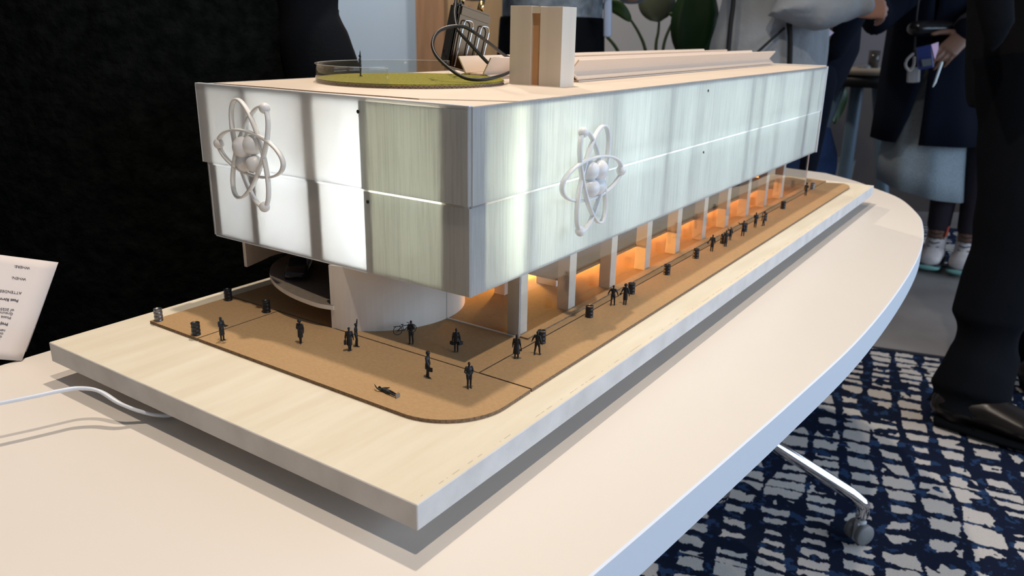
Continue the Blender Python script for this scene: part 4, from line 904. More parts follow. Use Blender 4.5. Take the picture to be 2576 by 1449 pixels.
class Man:
    """a person whose own frame has x right, y forward; fuses body, then clothes as children"""
    def __init__(s, base, fwd_, label):
        base = (base[0], base[1], 0.0036); s.root = empty('person', base); f = Vector(fwd_); s.root.rotation_euler = (0, 0, math.atan2(f.y, f.x) - PI / 2)
        tag(s.root, label, 'person'); s.inv = (Matrix.Translation(Vector(base)) @ Matrix.Rotation(math.atan2(f.y, f.x) - PI / 2, 4, 'Z')).inverted()
    def loc(s, p): return s.inv @ Vector(p)
def torso_shell(bm, rings, seg=24):
    tube(bm, [r[0] for r in rings], [r[1] for r in rings], seg, up=Vector((0, 1, 0)), cap=False)
def hand(bm, wr, d, nrm, L=0.18, curls=(0.5, 0.5, 0.5, 0.5), side=1, spread=0.0, thumb=(0.75, 0.4)):
    """palm from the wrist along d; nrm: back-of-hand normal; side: +1 puts the thumb on d x nrm side"""
    d = Vector(d).normalized(); n_ = Vector(nrm); n_ = (n_ - d * n_.dot(d)).normalized(); s_ = d.cross(n_).normalized() * side
    pl = L * 0.52; wr = Vector(wr)
    tube(bm, [wr - d * 0.03, wr, wr + d * pl * 0.5, wr + d * pl], [(0.027, 0.020), (0.028, 0.020), (0.040, 0.017), (0.042, 0.013)], 14, up=n_)
    for k in range(4):
        off = s_ * (0.030 - 0.020 * k); b = wr + d * (pl - (0.004, 0, 0.003, 0.012)[k]) + off; ln = L * (0.40, 0.45, 0.42, 0.33)[k]
        a = 0.0; P = [b - d * 0.01, b]; p = b; dirs = d + s_ * spread * (1.5 - k)
        for j in range(3):
            a += curls[k] * (0.9, 1.0, 0.7)[j]; dj = (dirs * math.cos(a) - n_ * math.sin(a)).normalized(); p = p + dj * ln * (0.45, 0.30, 0.25)[j]; P.append(p)
        tube(bm, P, [0.0100, 0.0098, 0.0088, 0.0082, 0.0070], 8, up=n_)
    t0 = wr + d * 0.025 + s_ * 0.022; td = (d * thumb[0] + s_ * (1 - thumb[0] * 0.4) - n_ * thumb[1]).normalized()
    tube(bm, [t0, t0 + td * 0.04, t0 + td * 0.04 + (td + d * 0.4).normalized() * 0.032, t0 + td * 0.04 + (td + d * 0.6).normalized() * 0.058], [0.016, 0.0125, 0.011, 0.0085], 8, up=n_)

# --- person in black fleece right behind the table
c0 = at_h(330, 100, 1.13); m = Man((c0.x, c0.y, 0), VH, 'person in a black fleece coat standing close behind the table at the left')
bm = bmesh.new(); body_shapes(bm, dict(thin=0.7, legs=[(-0.10, 0), (0.10, 0)], arms=[((-0.24, -0.02, 1.16), (-0.20, 0.02, 0.95)), ((0.24, -0.02, 1.16), (0.20, 0.02, 0.95))])); fuse('body', bm, SKIN_L, 0.012, 3, m.root)
def fz(co, n_): return n_ * (0.004 * mnoise.noise(co * 55) + 0.003 * mnoise.noise(co * 120))
bm = bmesh.new()
torso_shell(bm, [(Vector((0, 0, 0.42)), (0.30, 0.21)), (Vector((0, 0, 0.75)), (0.30, 0.21)), (Vector((0, 0, 1.0)), (0.285, 0.20)), (Vector((0, 0, 1.25)), (0.27, 0.19)), (Vector((0, 0, 1.40)), (0.24, 0.15)), (Vector((0, 0, 1.50)), (0.10, 0.09))])
tube(bm, [(-0.22, 0, 1.40), (-0.30, -0.02, 1.15), (-0.30, 0.0, 0.92)], [0.08, 0.08, 0.07], 14)
fuse('coat', bm, C_fleece, 0.009, 3, m.root, disp=fz)
bm = bmesh.new(); e = [at_h(740, -420, 1.06), at_h(755, -200, 1.06), at_h(768, 0, 1.05), at_h(786, 90, 1.04), at_h(815, 180, 1.03), at_h(828, 300, 1.02), at_h(820, 400, 1.0)]
tube(bm, [m.loc(p) for p in e], [0.06, 0.05, 0.042, 0.044, 0.046, 0.046, 0.044], 16); fuse('sleeve', bm, C_black, 0.008, 3, m.root)
bm = bmesh.new(); H = Vector((0, 0.02, 1.64)); ball(bm, H + Vector((0, -0.02, 0.02)), 0.125, 3, (0.78, 0.9, 0.98)); mk('hair', bm, C_hair, m.root, True)
bm = bmesh.new()
for s in (-1, 1): tube(bm, [(0.09 * s, 0, 0.95), (0.09 * s, 0.02, 0.5), (0.10 * s, 0, 0.08)], [0.10, 0.075, 0.07], 14)
fuse('trousers', bm, C_black, 0.012, 2, m.root)
bm = bmesh.new()
for s in (-1, 1): tube(bm, [(0.1 * s, -0.06, 0.045), (0.1 * s, 0.06, 0.045), (0.11 * s, 0.17, 0.035)], [(0.05, 0.042), (0.052, 0.042), (0.045, 0.030)], 12)
mk('shoes', bm, M_boot, m.root, True)

# --- person behind the tower
m = Man(at_z(1375, 600, 0).xy.to_3d() if False else (CAM + VH * 2.75 + RH * 0.115) * 1.0 - Vector((0, 0, CAM.z)), -VH, 'person in black with grey plaid shirt standing behind the white rooftop tower')
bm = bmesh.new(); body_shapes(bm, dict(thin=0.8, arms=[((-0.26, 0.02, 1.16), (-0.17, 0.20, 1.22)), ((0.26, 0.02, 1.16), (0.14, 0.22, 1.22))])); fuse('body', bm, SKIN_L, 0.010, 3, m.root)
bm = bmesh.new(); torso_shell(bm, [(Vector((0, 0, 1.05)), (0.165, 0.125)), (Vector((0, 0, 1.15)), (0.165, 0.13)), (Vector((0, 0, 1.30)), (0.190, 0.135)), (Vector((0, 0, 1.42)), (0.18, 0.105)), (Vector((0, 0, 1.47)), (0.11, 0.08))])
for s in (-1, 1): tube(bm, [(0.175 * s, 0, 1.40), (0.26 * s, 0.02, 1.16), (0.17 * s, 0.17, 1.21)], [0.068, 0.056, 0.046], 12)
fuse('shirt', bm, C_plaid, 0.010, 2, m.root)
bm = bmesh.new(); torso_shell(bm, [(Vector((0, 0, 0.80)), (0.17, 0.135)), (Vector((0, 0, 0.95)), (0.180, 0.138)), (Vector((0, 0, 1.085)), (0.172, 0.138))])
for s in (-1, 1): tube(bm, [(0.085 * s, 0, 0.93), (0.09 * s, 0.02, 0.5), (0.10 * s, 0, 0.09)], [0.105, 0.08, 0.065], 12)
fuse('trousers', bm, C_black, 0.012, 2, m.root)
bm = bmesh.new()
for s in (-1, 1):
    tube(bm, [(0.185 * s, 0.02, 1.0), (0.165 * s, 0.10, 1.0)], [(0.03, 0.24), (0.02, 0.24)], 10, up=Vector((0, 0, 1)))
bm.free()
bm = bmesh.new(); tube(bm, [(-0.16, 0.14, 1.22), (-0.165, 0.150, 1.10), (-0.168, 0.150, 1.03)], [(0.011, 0.004), (0.013, 0.004), (0.013, 0.005)], 8, up=Vector((0, 1, 0)))
mk('lanyard', bm, mat('pale_blue_strap', (0.45, 0.52, 0.65), 0.6), m.root, True)
bm = bmesh.new(); ball(bm, Vector((0, 0, 1.66)), 0.122, 3, (0.76, 0.9, 0.98)); mk('hair', bm, C_hair, m.root, True)
bm = bmesh.new()
for s in (-1, 1): tube(bm, [(0.1 * s, -0.06, 0.045), (0.1 * s, 0.06, 0.045), (0.11 * s, 0.17, 0.035)], [(0.05, 0.042), (0.052, 0.042), (0.045, 0.030)], 12)
mk('shoes', bm, M_boot, m.root, True)

# --- person in the grey sweatshirt
ctr = at_h(1935, 100, 2.85); m = Man((ctr.x, ctr.y, 0), (VH * 0.35 + RH * 0.94), 'person in a light grey sweatshirt with dark strap, arm held out to the right')
el = m.loc(at_h(2000, 40, 2.60)); wr = m.loc(at_h(2150, 22, 2.62)); 
bm = bmesh.new(); body_shapes(bm, dict(thin=0.8, arms=[((-0.22, 0.02, 1.18), (-0.12, 0.03, 1.05)), (tuple(el), tuple(wr))], hands=False, arm_r=0.7))
hd_ = (m.loc(at_h(2205, 20, 2.62)) - wr); hand(bm, wr, hd_, m.loc(at_h(2190, -60, 2.5)) - m.loc(at_h(2190, 20, 2.62)), 0.16, (0.7, 0.8, 0.9, 0.9), -1)
fuse('body', bm, SKIN_L, 0.005, 3, m.root)
bm = bmesh.new(); torso_shell(bm, [(Vector((0, 0, 0.88)), (0.17, 0.185)), (Vector((0, 0, 0.93)), (0.185, 0.205)), (Vector((0, 0, 1.02)), (0.185, 0.200)), (Vector((0, 0, 1.15)), (0.175, 0.175)), (Vector((0, 0, 1.30)), (0.195, 0.160)), (Vector((0, 0, 1.42)), (0.19, 0.12)), (Vector((0, 0, 1.48)), (0.11, 0.09))])
sh_ = Vector((0.175, 0, 1.41)); low = m.loc(at_h(1990, 28, 2.60))
tube(bm, [sh_, (sh_ + low) / 2 + Vector((0.02, 0, 0)), low, m.loc(at_h(2050, 22, 2.60)), m.loc(at_h(2110, 14, 2.61)), m.loc(at_h(2155, 14, 2.62))], [0.075, 0.082, 0.074, 0.072, 0.058, 0.038], 16)
tube(bm, [m.loc(at_h(2150, 14, 2.62)), m.loc(at_h(2172, 16, 2.62))], [0.036, 0.034], 14)
tube(bm, [(-0.175, 0, 1.41), (-0.25, 0.10, 1.18), (-0.14, 0.22, 1.07)], [0.07, 0.06, 0.045], 14)
def wr_fold(co, n_):
    return n_ * (0.010 * mnoise.noise(Vector((co.x * 9, co.y * 9, co.z * 4))) + 0.006 * mnoise.noise(Vector((co.x * 22, co.y * 22, co.z * 8))))
fuse('sweatshirt', bm, C_grey, 0.009, 3, m.root, disp=wr_fold)
def strap_pts(pl, ww, name, mt, par):
    bm = bmesh.new(); P = catmull([par.loc(p) for p in pl], 5); tube(bm, P, [ww] * len(P), 8); return mk(name, bm, mt, par.root, True)
M_strap = mat('black_strap', (0.012, 0.011, 0.011), 0.6)
strap_pts([at_h(1848, -120, 2.640), at_h(1845, 0, 2.635), at_h(1838, 60, 2.630), at_h(1830, 150, 2.630), at_h(1824, 210, 2.64)], 0.0075, 'strap', M_strap, m)
strap_pts([at_h(1985, 60, 2.640), at_h(1988, 100, 2.635), at_h(1986, 170, 2.64), at_h(1984, 230, 2.64)], 0.0085, 'strap', M_strap, m)
strap_pts([at_h(1972, 72, 2.645), at_h(1940, 100, 2.640), at_h(1905, 132, 2.64)], 0.0045, 'drawstring', M_strap, m)
bm = bmesh.new()
for s in (-1, 1): tube(bm, [(0.085 * s, 0, 0.95), (0.09 * s, 0.02, 0.5), (0.10 * s, 0, 0.09)], [0.092, 0.08, 0.065], 12)
fuse('trousers', bm, C_blue, 0.012, 2, m.root)
bm = bmesh.new(); ball(bm, Vector((0, 0, 1.66)), 0.122, 3, (0.76, 0.9, 0.98)); mk('hair', bm, C_hair, m.root, True)
bm = bmesh.new()
for s in (-1, 1): tube(bm, [(0.1 * s, -0.06, 0.045), (0.1 * s, 0.06, 0.045), (0.11 * s, 0.17, 0.035)], [(0.05, 0.042), (0.052, 0.042), (0.045, 0.030)], 12)
mk('shoes', bm, M_boot, m.root, True)

# --- person in dark navy with the lilac notebook
ctr = at_h(2012, 150, 3.30); m = Man((ctr.x, ctr.y, 0), (VH * -0.3 + RH * -0.95), 'person in dark navy half hidden behind the grey sweatshirt, holding lilac paper')
wr = m.loc(at_h(2100, 118, 3.12))
bm = bmesh.new(); body_shapes(bm, dict(thin=0.8, arm_r=0.75, arms=[((-0.24, -0.04, 1.16), tuple(wr)), ((0.25, 0.0, 1.15), (0.2, 0.1, 0.98))], hands=False))
hand(bm, wr, m.loc(at_h(2060, 95, 3.10)) - wr, m.loc(at_h(2080, 140, 3.0)) - m.loc(at_h(2080, 110, 3.1)), 0.16, (0.6, 0.6, 0.6, 0.6), 1); fuse('body', bm, SKIN_D, 0.006, 3, m.root)
bm = bmesh.new(); torso_shell(bm, [(Vector((0, 0.0, 0.80)), (0.13, 0.13)), (Vector((0, -0.03, 0.90)), (0.16, 0.16)), (Vector((0, -0.06, 1.0)), (0.165, 0.175)), (Vector((0, -0.06, 1.15)), (0.155, 0.165)), (Vector((0, -0.03, 1.30)), (0.19, 0.15)), (Vector((0, 0, 1.42)), (0.18, 0.11)), (Vector((0, 0, 1.48)), (0.11, 0.08))])
tube(bm, [(-0.175, 0, 1.40), (-0.24, -0.04, 1.16), tuple(wr)], [0.070, 0.066, 0.050], 12); tube(bm, [(0.175, 0, 1.40), (0.25, 0, 1.15), (0.2, 0.1, 0.95)], [0.068, 0.056, 0.044], 12)
fuse('jacket', bm, C_navy, 0.011, 2, m.root)
bm = bmesh.new()
for s in (-1, 1): tube(bm, [(0.085 * s, 0, 0.88), (0.09 * s, 0.02, 0.5), (0.10 * s, 0, 0.09)], [0.10, 0.078, 0.06], 12)
fuse('trousers', bm, C_navy, 0.012, 2, m.root)
bm = bmesh.new(); ball(bm, Vector((0, 0, 1.66)), 0.122, 3, (0.76, 0.9, 0.98)); mk('hair', bm, C_hair, m.root, True)
bm = bmesh.new()
for s in (-1, 1): tube(bm, [(0.1 * s, -0.06, 0.045), (0.1 * s, 0.06, 0.045), (0.11 * s, 0.17, 0.035)], [(0.05, 0.042), (0.052, 0.042), (0.045, 0.030)], 12)
mk('shoes', bm, M_boot, m.root, True)
def slab_from(ptsv, dvec, name, mt, label, cat):
    bm = bmesh.new(); a = [bm.verts.new(p) for p in ptsv]; b = [bm.verts.new(Vector(p) + dvec) for p in ptsv]; n = len(a)
    bm.faces.new(a); bm.faces.new(b[::-1])
    for i in range(n): bm.faces.new((a[i], a[(i + 1) % n], b[(i + 1) % n], b[i]))
    return tag(mk(name, bm, mt), label, cat)
slab_from([at_h(2040, 66, 3.02), at_h(2076, 66, 3.04), at_h(2098, 82, 3.06), at_h(2052, 122, 3.02), at_h(2030, 128, 3.0)], VH * 0.008, 'paper_pad', M_lilac, 'lilac paper pad held by the person in navy', 'paper')

# --- person in the open navy cardigan with skirt and sneakers
base = (at_z(2345, 668, 0.0) + at_z(2412, 684, 0.0)) / 2; fw = (Vector((CAM.x, CAM.y, 0)) - Vector((base.x, base.y, 0))).normalized(); fw = (fw - RH * 0.10).normalized()
m = Man((base.x, base.y, 0), fw, 'person in an open dark cardigan over a grey skirt, holding a phone, card and pen')
D0 = (base.x - CAM.x) * 0.8269 + (base.y - CAM.y) * 0.5623
fl = m.loc(at_z(2352, 655, 0.0)); frr = m.loc(at_z(2424, 668, 0.0))
wL = m.loc(at_h(2432, 82, 3.46)); eL = m.loc(at_h(2520, -10, 3.66))
bm = bmesh.new(); body_shapes(bm, dict(feet=True, thin=0.75, arm_r=0.8, legpts=[[Vector((x_ * 0.9, 0, 0.9)), Vector((x_, 0.02, 0.5)), Vector((x_, 0, 0.12))] for x_ in (fl.x, frr.x)], legs=[(frr.x, 0.0), (fl.x, 0.0)] if frr.x < fl.x else [(fl.x, 0), (frr.x, 0)], arms=[(tuple(eL), tuple(wL)), ((0.30, 0.02, 1.14), (0.22, 0.22, 1.24))], hands=False) if eL.x < 0 else dict(legs=[(fl.x, 0.0), (frr.x, 0.0)], arms=[((-0.30, 0.02, 1.14), (-0.22, 0.22, 1.24)), (tuple(eL), tuple(wL))], hands=False))
hdir = m.loc(at_h(2376, 135, 3.42)) - wL; ntow = m.loc(at_h(2400, 60, 3.0)) - m.loc(at_h(2400, 110, 3.4))
hand(bm, wL, hdir, ntow, 0.215, (0.22, 0.28, 0.34, 0.42), 1, 0.02, (0.45, 0.1)); fuse('body', bm, SKIN_D, 0.0045, 2, m.root)
print('cardigan side', eL, fl, frr)
# skirt
def zat(v, d_=3.85, u=2320): return at_h(u, v, d_).z
cxx = m.loc(at_h(2318, 420, D0)).x
def ringx(u0, u1, v, ry, dep=None):
    dep = dep or D0
    a, b = m.loc(at_h(u0, v, dep)), m.loc(at_h(u1, v, dep)); c = (a + b) / 2; return Vector((c.x, 0.02, c.z)), (abs(a.x - b.x) / 2, ry)
bm = bmesh.new(); R_ = [ringx(2215, 2420, 120, 0.14), ringx(2212, 2430, 220, 0.16), ringx(2200, 2440, 340, 0.175), ringx(2186, 2437, 430, 0.185), ringx(2180, 2435, 482, 0.19)]
seg = 48; rr_ = []
for (c, r) in R_:
    rr_.append([bm.verts.new(c + Vector((r[0] * (1 + 0.025 * math.sin(5 * t + 1) * (1 if c.z < 0.7 else 0)) * math.cos(t), r[1] * (1 + 0.05 * math.sin(7 * t)) * math.sin(t), -0.035 * math.cos(t) * (1 if c.z < 0.5 else 0) * -1))) for t in [2 * PI * k / seg for k in range(seg)]])
for a, b in zip(rr_, rr_[1:]):
    for k in range(seg): bm.faces.new((a[k], a[(k + 1) % seg], b[(k + 1) % seg], b[k]))
o = mk('skirt', bm, C_skirt, m.root, True); o.modifiers.new('t', 'SOLIDIFY').thickness = 0.004
# cardigan: open shell
bm = bmesh.new()
cr = [ringx(2225, 2440, -260, 0.13), ringx(2222, 2450, -120, 0.155), ringx(2215, 2462, 0, 0.165), ringx(2200, 2475, 100, 0.185), ringx(2185, 2482, 200, 0.205), ringx(2172, 2490, 290, 0.22), ringx(2162, 2492, 358, 0.23)]
gl = [(2262, 2262), (2268, 2266), (2292, 2284), (2296, 2296), (2288, 2302), (2268, 2308), (2240, 2310)]
NS = 44; rings_ = []
for (c, r), (ga, gb), in zip(cr, gl):
    ca = m.loc(at_h(ga, 300, D0 - 0.2)).x; cb2 = m.loc(at_h(gb, 300, D0 - 0.2)).x
    lo_, hi_ = min(ca, cb2), max(ca, cb2); lo_ -= 0.002; hi_ += 0.002
    tA = math.acos(max(-1, min(1, (hi_ - c.x) / r[0]))); tB = math.acos(max(-1, min(1, (lo_ - c.x) / r[0])))
    row = []
    for k in range(NS + 1):
        t = tB + (2 * PI - (tB - tA)) * k / NS; w_ = 1 + 0.02 * math.sin(9 * t)
        row.append(bm.verts.new((c.x + r[0] * w_ * math.cos(t), 0.02 + r[1] * w_ * math.sin(t), c.z)))
    rings_.append(row)
for a, b in zip(rings_, rings_[1:]):
    for k in range(NS): bm.faces.new((a[k], a[k + 1], b[k + 1], b[k]))
o = mk('cardigan', bm, C_navy, m.root, True); o.modifiers.new('t', 'SOLIDIFY').thickness = 0.008
bm = bmesh.new()
sL = Vector((0.175 if eL.x > 0 else -0.175, 0, 1.41)); dsl = (wL - eL).normalized()
tube(bm, [sL, (sL + eL) / 2, eL, (eL + wL) / 2, wL - dsl * 0.015], [0.075, 0.070, 0.072, 0.068, 0.062], 14)
oe = m.loc(at_h(2205, 45, 3.62)); ow = m.loc(at_h(2180, -60, 3.45)); so = Vector((-sL.x, 0, 1.41))
tube(bm, [so, (so + oe) / 2, oe, ow], [0.075, 0.072, 0.075, 0.055], 14); fuse('sleeves', bm, C_navy, 0.009, 3, m.root)
bm = bmesh.new(); tube(bm, [wL - dsl * 0.055, wL - dsl * 0.012], [0.066, 0.064], 16, cap=False); mk('cuff', bm, mat('grey_cuff', (0.045, 0.042, 0.055), 0.9), m.root, True)
# bag, lanyard card
bm = bmesh.new(); tube(bm, [m.loc(at_h(2306, 72, 3.56)), m.loc(at_h(2380, 72, 3.56))], [(0.060, 0.035), (0.060, 0.035)], 16); fuse('belt_bag', bm, mat('black_leather', (0.012, 0.012, 0.014), 0.25), 0.008, 2, m.root)
lan = [at_h(2318, -60, 3.55), at_h(2306, 40, 3.55), at_h(2302, 110, 3.55), at_h(2298, 150, 3.55)]; bm = bmesh.new(); tube(bm, [m.loc(p) for p in lan], [0.004] * 4, 6); mk('lanyard', bm, M_strap, m.root)
bm = bmesh.new(); a = [m.loc(at_h(u, v, 3.52)) for u, v in ((2284, 172), (2314, 170), (2310, 208), (2304, 210), (2284, 204))]; tube(bm, [(a[0] + a[1]) / 2, (a[2] + a[4]) / 2], [(0.026, 0.004), (0.026, 0.004)], 8); mk('badge', bm, mat('grey_badge', (0.36, 0.34, 0.33), 0.6), m.root)
bm = bmesh.new(); tube(bm, catmull([m.loc(at_h(u, v, 3.52)) for u, v in ((2296, 136), (2282, 150), (2278, 165), (2288, 178), (2298, 165), (2300, 145))], 4), [0.006] * 21, 6); mk('badge_cord', bm, MATS['grey_badge'], m.root)
# leggings
bm = bmesh.new()
for x_ in (fl.x, frr.x): tube(bm, [(x_ * 0.9 + 0.0, 0, 0.85), (x_, 0.02, 0.50), (x_, 0.0, 0.20)], [0.10, 0.064, 0.050], 14)
fuse('leggings', bm, mat('dark_plum_leggings', (0.016, 0.010, 0.016), 0.8), 0.010, 2, m.root)
for i, fx in enumerate((fl.x, frr.x)):
    e_ = empty('sneaker', (fx, 0.0, 0)); e_.parent = m.root
    bm = bmesh.new(); tube(bm, [(0, -0.02, 0.23), (0, -0.015, 0.15), (0, 0.0, 0.08)], [(0.047, 0.050), (0.044, 0.052), (0.046, 0.060)], 16, up=Vector((0, 1, 0))); tube(bm, [(0, -0.05, 0.07), (0, 0.05, 0.075), (0, 0.13, 0.060)], [(0.046, 0.036), (0.052, 0.042), (0.048, 0.030)], 16); fuse('upper', bm, M_sneak, 0.005, 3, e_)
    bm = bmesh.new(); tube(bm, [(0, -0.075, 0.024), (0, 0.03, 0.024), (0, 0.145, 0.026)], [(0.050, 0.012), (0.056, 0.013), (0.050, 0.013)], 18); mk('sole', bm, M_teal, e_, True)
    bm = bmesh.new(); tube(bm, [(0, -0.075, 0.042), (0, 0.03, 0.044), (0, 0.143, 0.040)], [(0.051, 0.008), (0.057, 0.008), (0.050, 0.008)], 18); mk('midsole', bm, M_lace, e_, True)
    bm = bmesh.new()
    for k in range(6): z_ = 0.11 + 0.020 * k; yy = 0.068 - 0.010 * k; tube(bm, [(-0.022, yy, z_), (0.0, yy + 0.006, z_ - 0.006), (0.022, yy, z_)], [0.0028] * 3, 6)
    mk('laces', bm, M_lace, e_, True)
    bm = bmesh.new(); tube(bm, [(-0.044, 0.02, 0.20), (-0.040, 0.030, 0.16)], [0.006, 0.006], 6); mk('pull_tab', bm, M_red, e_, True)
bm = bmesh.new(); ball(bm, Vector((0, -0.01, 1.66)), 0.125, 3, (0.78, 0.9, 0.98)); tube(bm, [(0, -0.06, 1.62), (0, -0.09, 1.40)], [(0.09, 0.06), (0.08, 0.04)], 12); fuse('hair', bm, C_hair, 0.012, 2, m.root)
# what she holds
def card_at(name, quad, dep, th_, mt, label, cat, bev=0.0):
    return slab_from([at_h(u, v, d_) for (u, v), d_ in zip(quad, dep)], VH * th_, name, mt, label, cat)
card_at('phone', ((2306, 120), (2341, 112), (2350, 166), (2347, 170), (2316, 176), (2311, 172)), (3.38, 3.35, 3.35, 3.35, 3.38, 3.38), 0.010, mat('blue_phone_case', (0.035, 0.055, 0.20), 0.35), 'blue phone held under the thumb of the person in the cardigan', 'phone')
card_at('phone_camera', ((2318, 150), (2342, 147), (2345, 164), (2321, 168)), (3.345,) * 4, 0.004, M_lens, None, None)
bpy.data.objects['phone_camera'].parent = bpy.data.objects['phone']
card_at('card', ((2343, 112), (2361, 106), (2361, 122), (2352, 150)), (3.37,) * 4, 0.006, mat('pink_card', (0.68, 0.45, 0.60), 0.6), 'pink cards held between thumb and fingers beside the blue phone', 'card')
bm = bmesh.new(); tube(bm, [at_h(2369, 158, 3.35), at_h(2352, 208, 3.33), at_h(2347, 218, 3.33)], [0.0055, 0.005, 0.0025], 10); pn_ = mk('pen', bm, mat('white_pen_barrel', (0.72, 0.80, 0.80), 0.25), None, True); tag(pn_, 'white pen pointing down from the hand with the phone', 'pen')

# --- person in black at the right edge, walking
b0 = at_h(2600, 300, 2.22); m = Man((b0.x, b0.y, 0), (RH * 0.93 + VH * -0.36), 'person in black trousers and brown boots walking at the right edge')
def q(u, v, d_): return m.loc(at_h(u, v, d_))
bm = bmesh.new(); body_shapes(bm, dict(legpts=[[q(2580, 130, 2.20), q(2545, 480, 2.16), q(2480, 800, 2.10), q(2450, 985, 2.04)], [q(2600, 130, 2.40), q(2640, 500, 2.42), q(2640, 760, 2.42), q(2588, 880, 2.42)]], head=(0.0, 0.05), arms=[((-0.15, -0.02, 1.16), (-0.10, 0.02, 1.05)), ((0.15, -0.02, 1.16), (0.10, -0.02, 1.05))])); fuse('body', bm, SKIN_L, 0.010, 2, m.root)
dN = 2.14
bm = bmesh.new()
tube(bm, [q(2590, 130, 2.20), q(2585, 300, 2.18), q(2568, 480, 2.14), q(2538, 640, 2.12), q(2486, 800, 2.10), q(2474, 890, 2.09), q(2456, 950, 2.05), q(2440, 990, 2.035), q(2432, 1025, 2.03)], [0.135, 0.122, 0.105, 0.098, 0.094, 0.088, 0.095, 0.104, 0.108], 20, cap=False)
tube(bm, [q(2600, 130, 2.40), q(2640, 500, 2.42), q(2640, 760, 2.42), q(2588, 880, 2.42)], [0.12, 0.10, 0.095, 0.08], 18)
fuse('trousers', bm, C_black, 0.010, 3, m.root, disp=lambda co, n_: n_ * 0.006 * mnoise.noise(co * 11))
bm = bmesh.new()
torso_shell(bm, [(q(2588, 250, 2.25), (0.185, 0.150)), (q(2590, 180, 2.25), (0.19, 0.155)), (q(2600, 0, 2.25), (0.19, 0.155)), (q(2610, -150, 2.25), (0.21, 0.16)), (q(2615, -300, 2.25), (0.20, 0.13)), (q(2615, -380, 2.25), (0.10, 0.08))])
fuse('jacket', bm, C_charcoal, 0.010, 4, m.root)
bm = bmesh.new(); tube(bm, [q(2560, -330, 2.05), q(2490, -150, 2.02), q(2498, -20, 2.0), q(2510, 60, 2.0), q(2500, 105, 2.0), q(2492, 128, 2.0)], [0.07, 0.062, 0.042, 0.036, 0.020, 0.008], 14); fuse('sleeve', bm, C_black, 0.008, 2, m.root)
for (hx, hy, tx, ty, dd_, zz) in ((2345, 1060, 2640, 1150, 0, 0), (2560, 985, 2760, 1010, 0, 0)):
    h_ = m.loc(at_z(hx, hy, 0.0)); t_ = m.loc(at_z(tx, ty, 0.0)); dv = (t_ - h_).normalized(); e_ = empty('boot', (h_.x, h_.y, 0)); e_.parent = m.root; e_.rotation_euler = (0, 0, math.atan2(dv.y, dv.x) - PI / 2)
    bm = bmesh.new(); tube(bm, [(0, 0.070, 0.10), (0, 0.065, 0.08), (0, 0.055, 0.055)], [(0.042, 0.042), (0.048, 0.052), (0.050, 0.055)], 16, up=Vector((0, 1, 0))); tube(bm, [(0, 0.03, 0.065), (0, 0.13, 0.075), (0, 0.22, 0.060), (0, 0.27, 0.048)], [(0.050, 0.045), (0.054, 0.048), (0.055, 0.036), (0.046, 0.026)], 16); fuse('upper', bm, M_boot, 0.006, 3, e_)
    bm = bmesh.new(); tube(bm, [(0, 0.02, 0.018), (0, 0.14, 0.016), (0, 0.28, 0.018)], [(0.052, 0.016), (0.058, 0.014), (0.050, 0.014)], 16); mk('sole', bm, C_black, e_, True)
bm = bmesh.new(); ball(bm, Vector((0, 0, 1.66)), 0.125, 3, (0.78, 0.9, 0.98)); mk('hair', bm, C_hair, m.root, True)

# ================================================================== BACKGROUND THINGS
M_leaf = mat('green_leaf', (0.028, 0.07, 0.012), 0.4, var=0.3, vscale=6); M_leafd = mat('dark_green_leaf', (0.008, 0.045, 0.003), 0.4, var=0.6, vscale=3); M_leafg = mat('grey_green_leaf', (0.11, 0.125, 0.075), 0.5, var=0.2, vscale=8); M_stem = mat('green_stem', (0.05, 0.085, 0.03), 0.6); M_pot = mat('grey_planter', (0.12, 0.12, 0.12), 0.7)
pl0 = at_h(1655, 700, 3.9); plant = empty('potted_plant', (pl0.x, pl0.y, 0)); PD = 3.9
def pq(u, v, d_=PD): return at_h(u, v, d_) - Vector((pl0.x, pl0.y, 0))
bm = bmesh.new(); lathe(bm, [(0.12, 0.0), (0.16, 0.02), (0.19, 0.36), (0.20, 0.38), (0.18, 0.38), (0.17, 0.34), (0.01, 0.34)], 32); mk('planter', bm, M_pot, plant, True)
hub = Vector((0, 0, 0.34))
def stem(pts, r=0.008):
    bm = bmesh.new(); P = catmull([hub + Vector((random.uniform(-.05, .05), random.uniform(-.05, .05), 0))] + pts, 6); tube(bm, P, lerpl([r * 1.3, r * 0.7], len(P)), 8); return mk('stem', bm, M_stem, plant, True)
def leaf(a, b, width, mt, fold_=0.15, bend=None, side=None):
    """blade from stalk end a to tip b"""
    a, b = Vector(a), Vector(b); d = b - a; L_n = d.length; dirn = d.normalized(); s_ = side.normalized() if side else dirn.cross(VH).normalized(); n_ = dirn.cross(s_).normalized(); bm = bmesh.new(); rows = []
    K = 14
    for i in range(K + 1):
        t = i / K; w_ = width * (math.sin(PI * min(1, t ** 0.75 * 1.0)) ** 0.8 if 0 < t < 1 else 0.01) + 0.0004; c = a + d * t + (bend * math.sin(PI * t) if bend else Vector())
        rows.append([bm.verts.new(c + s_ * (w_ * j) + n_ * (fold_ * w_ * abs(j) + 0.01 * math.sin(5 * t + j))) for j in (-1, -0.5, 0, 0.5, 1)])
    for r0, r1 in zip(rows, rows[1:]):
        for j in range(4): bm.faces.new((r0[j], r0[j + 1], r1[j + 1], r1[j]))
    o = mk('leaf', bm, mt, plant, True); o.modifiers.new('t', 'SOLIDIFY').thickness = 0.0015; return o
stem([pq(1590, 220), pq(1555, 130), pq(1525, 90), pq(1496, 52)]); leaf(pq(1496, 52), pq(1440, 20), 0.05, M_leaf)
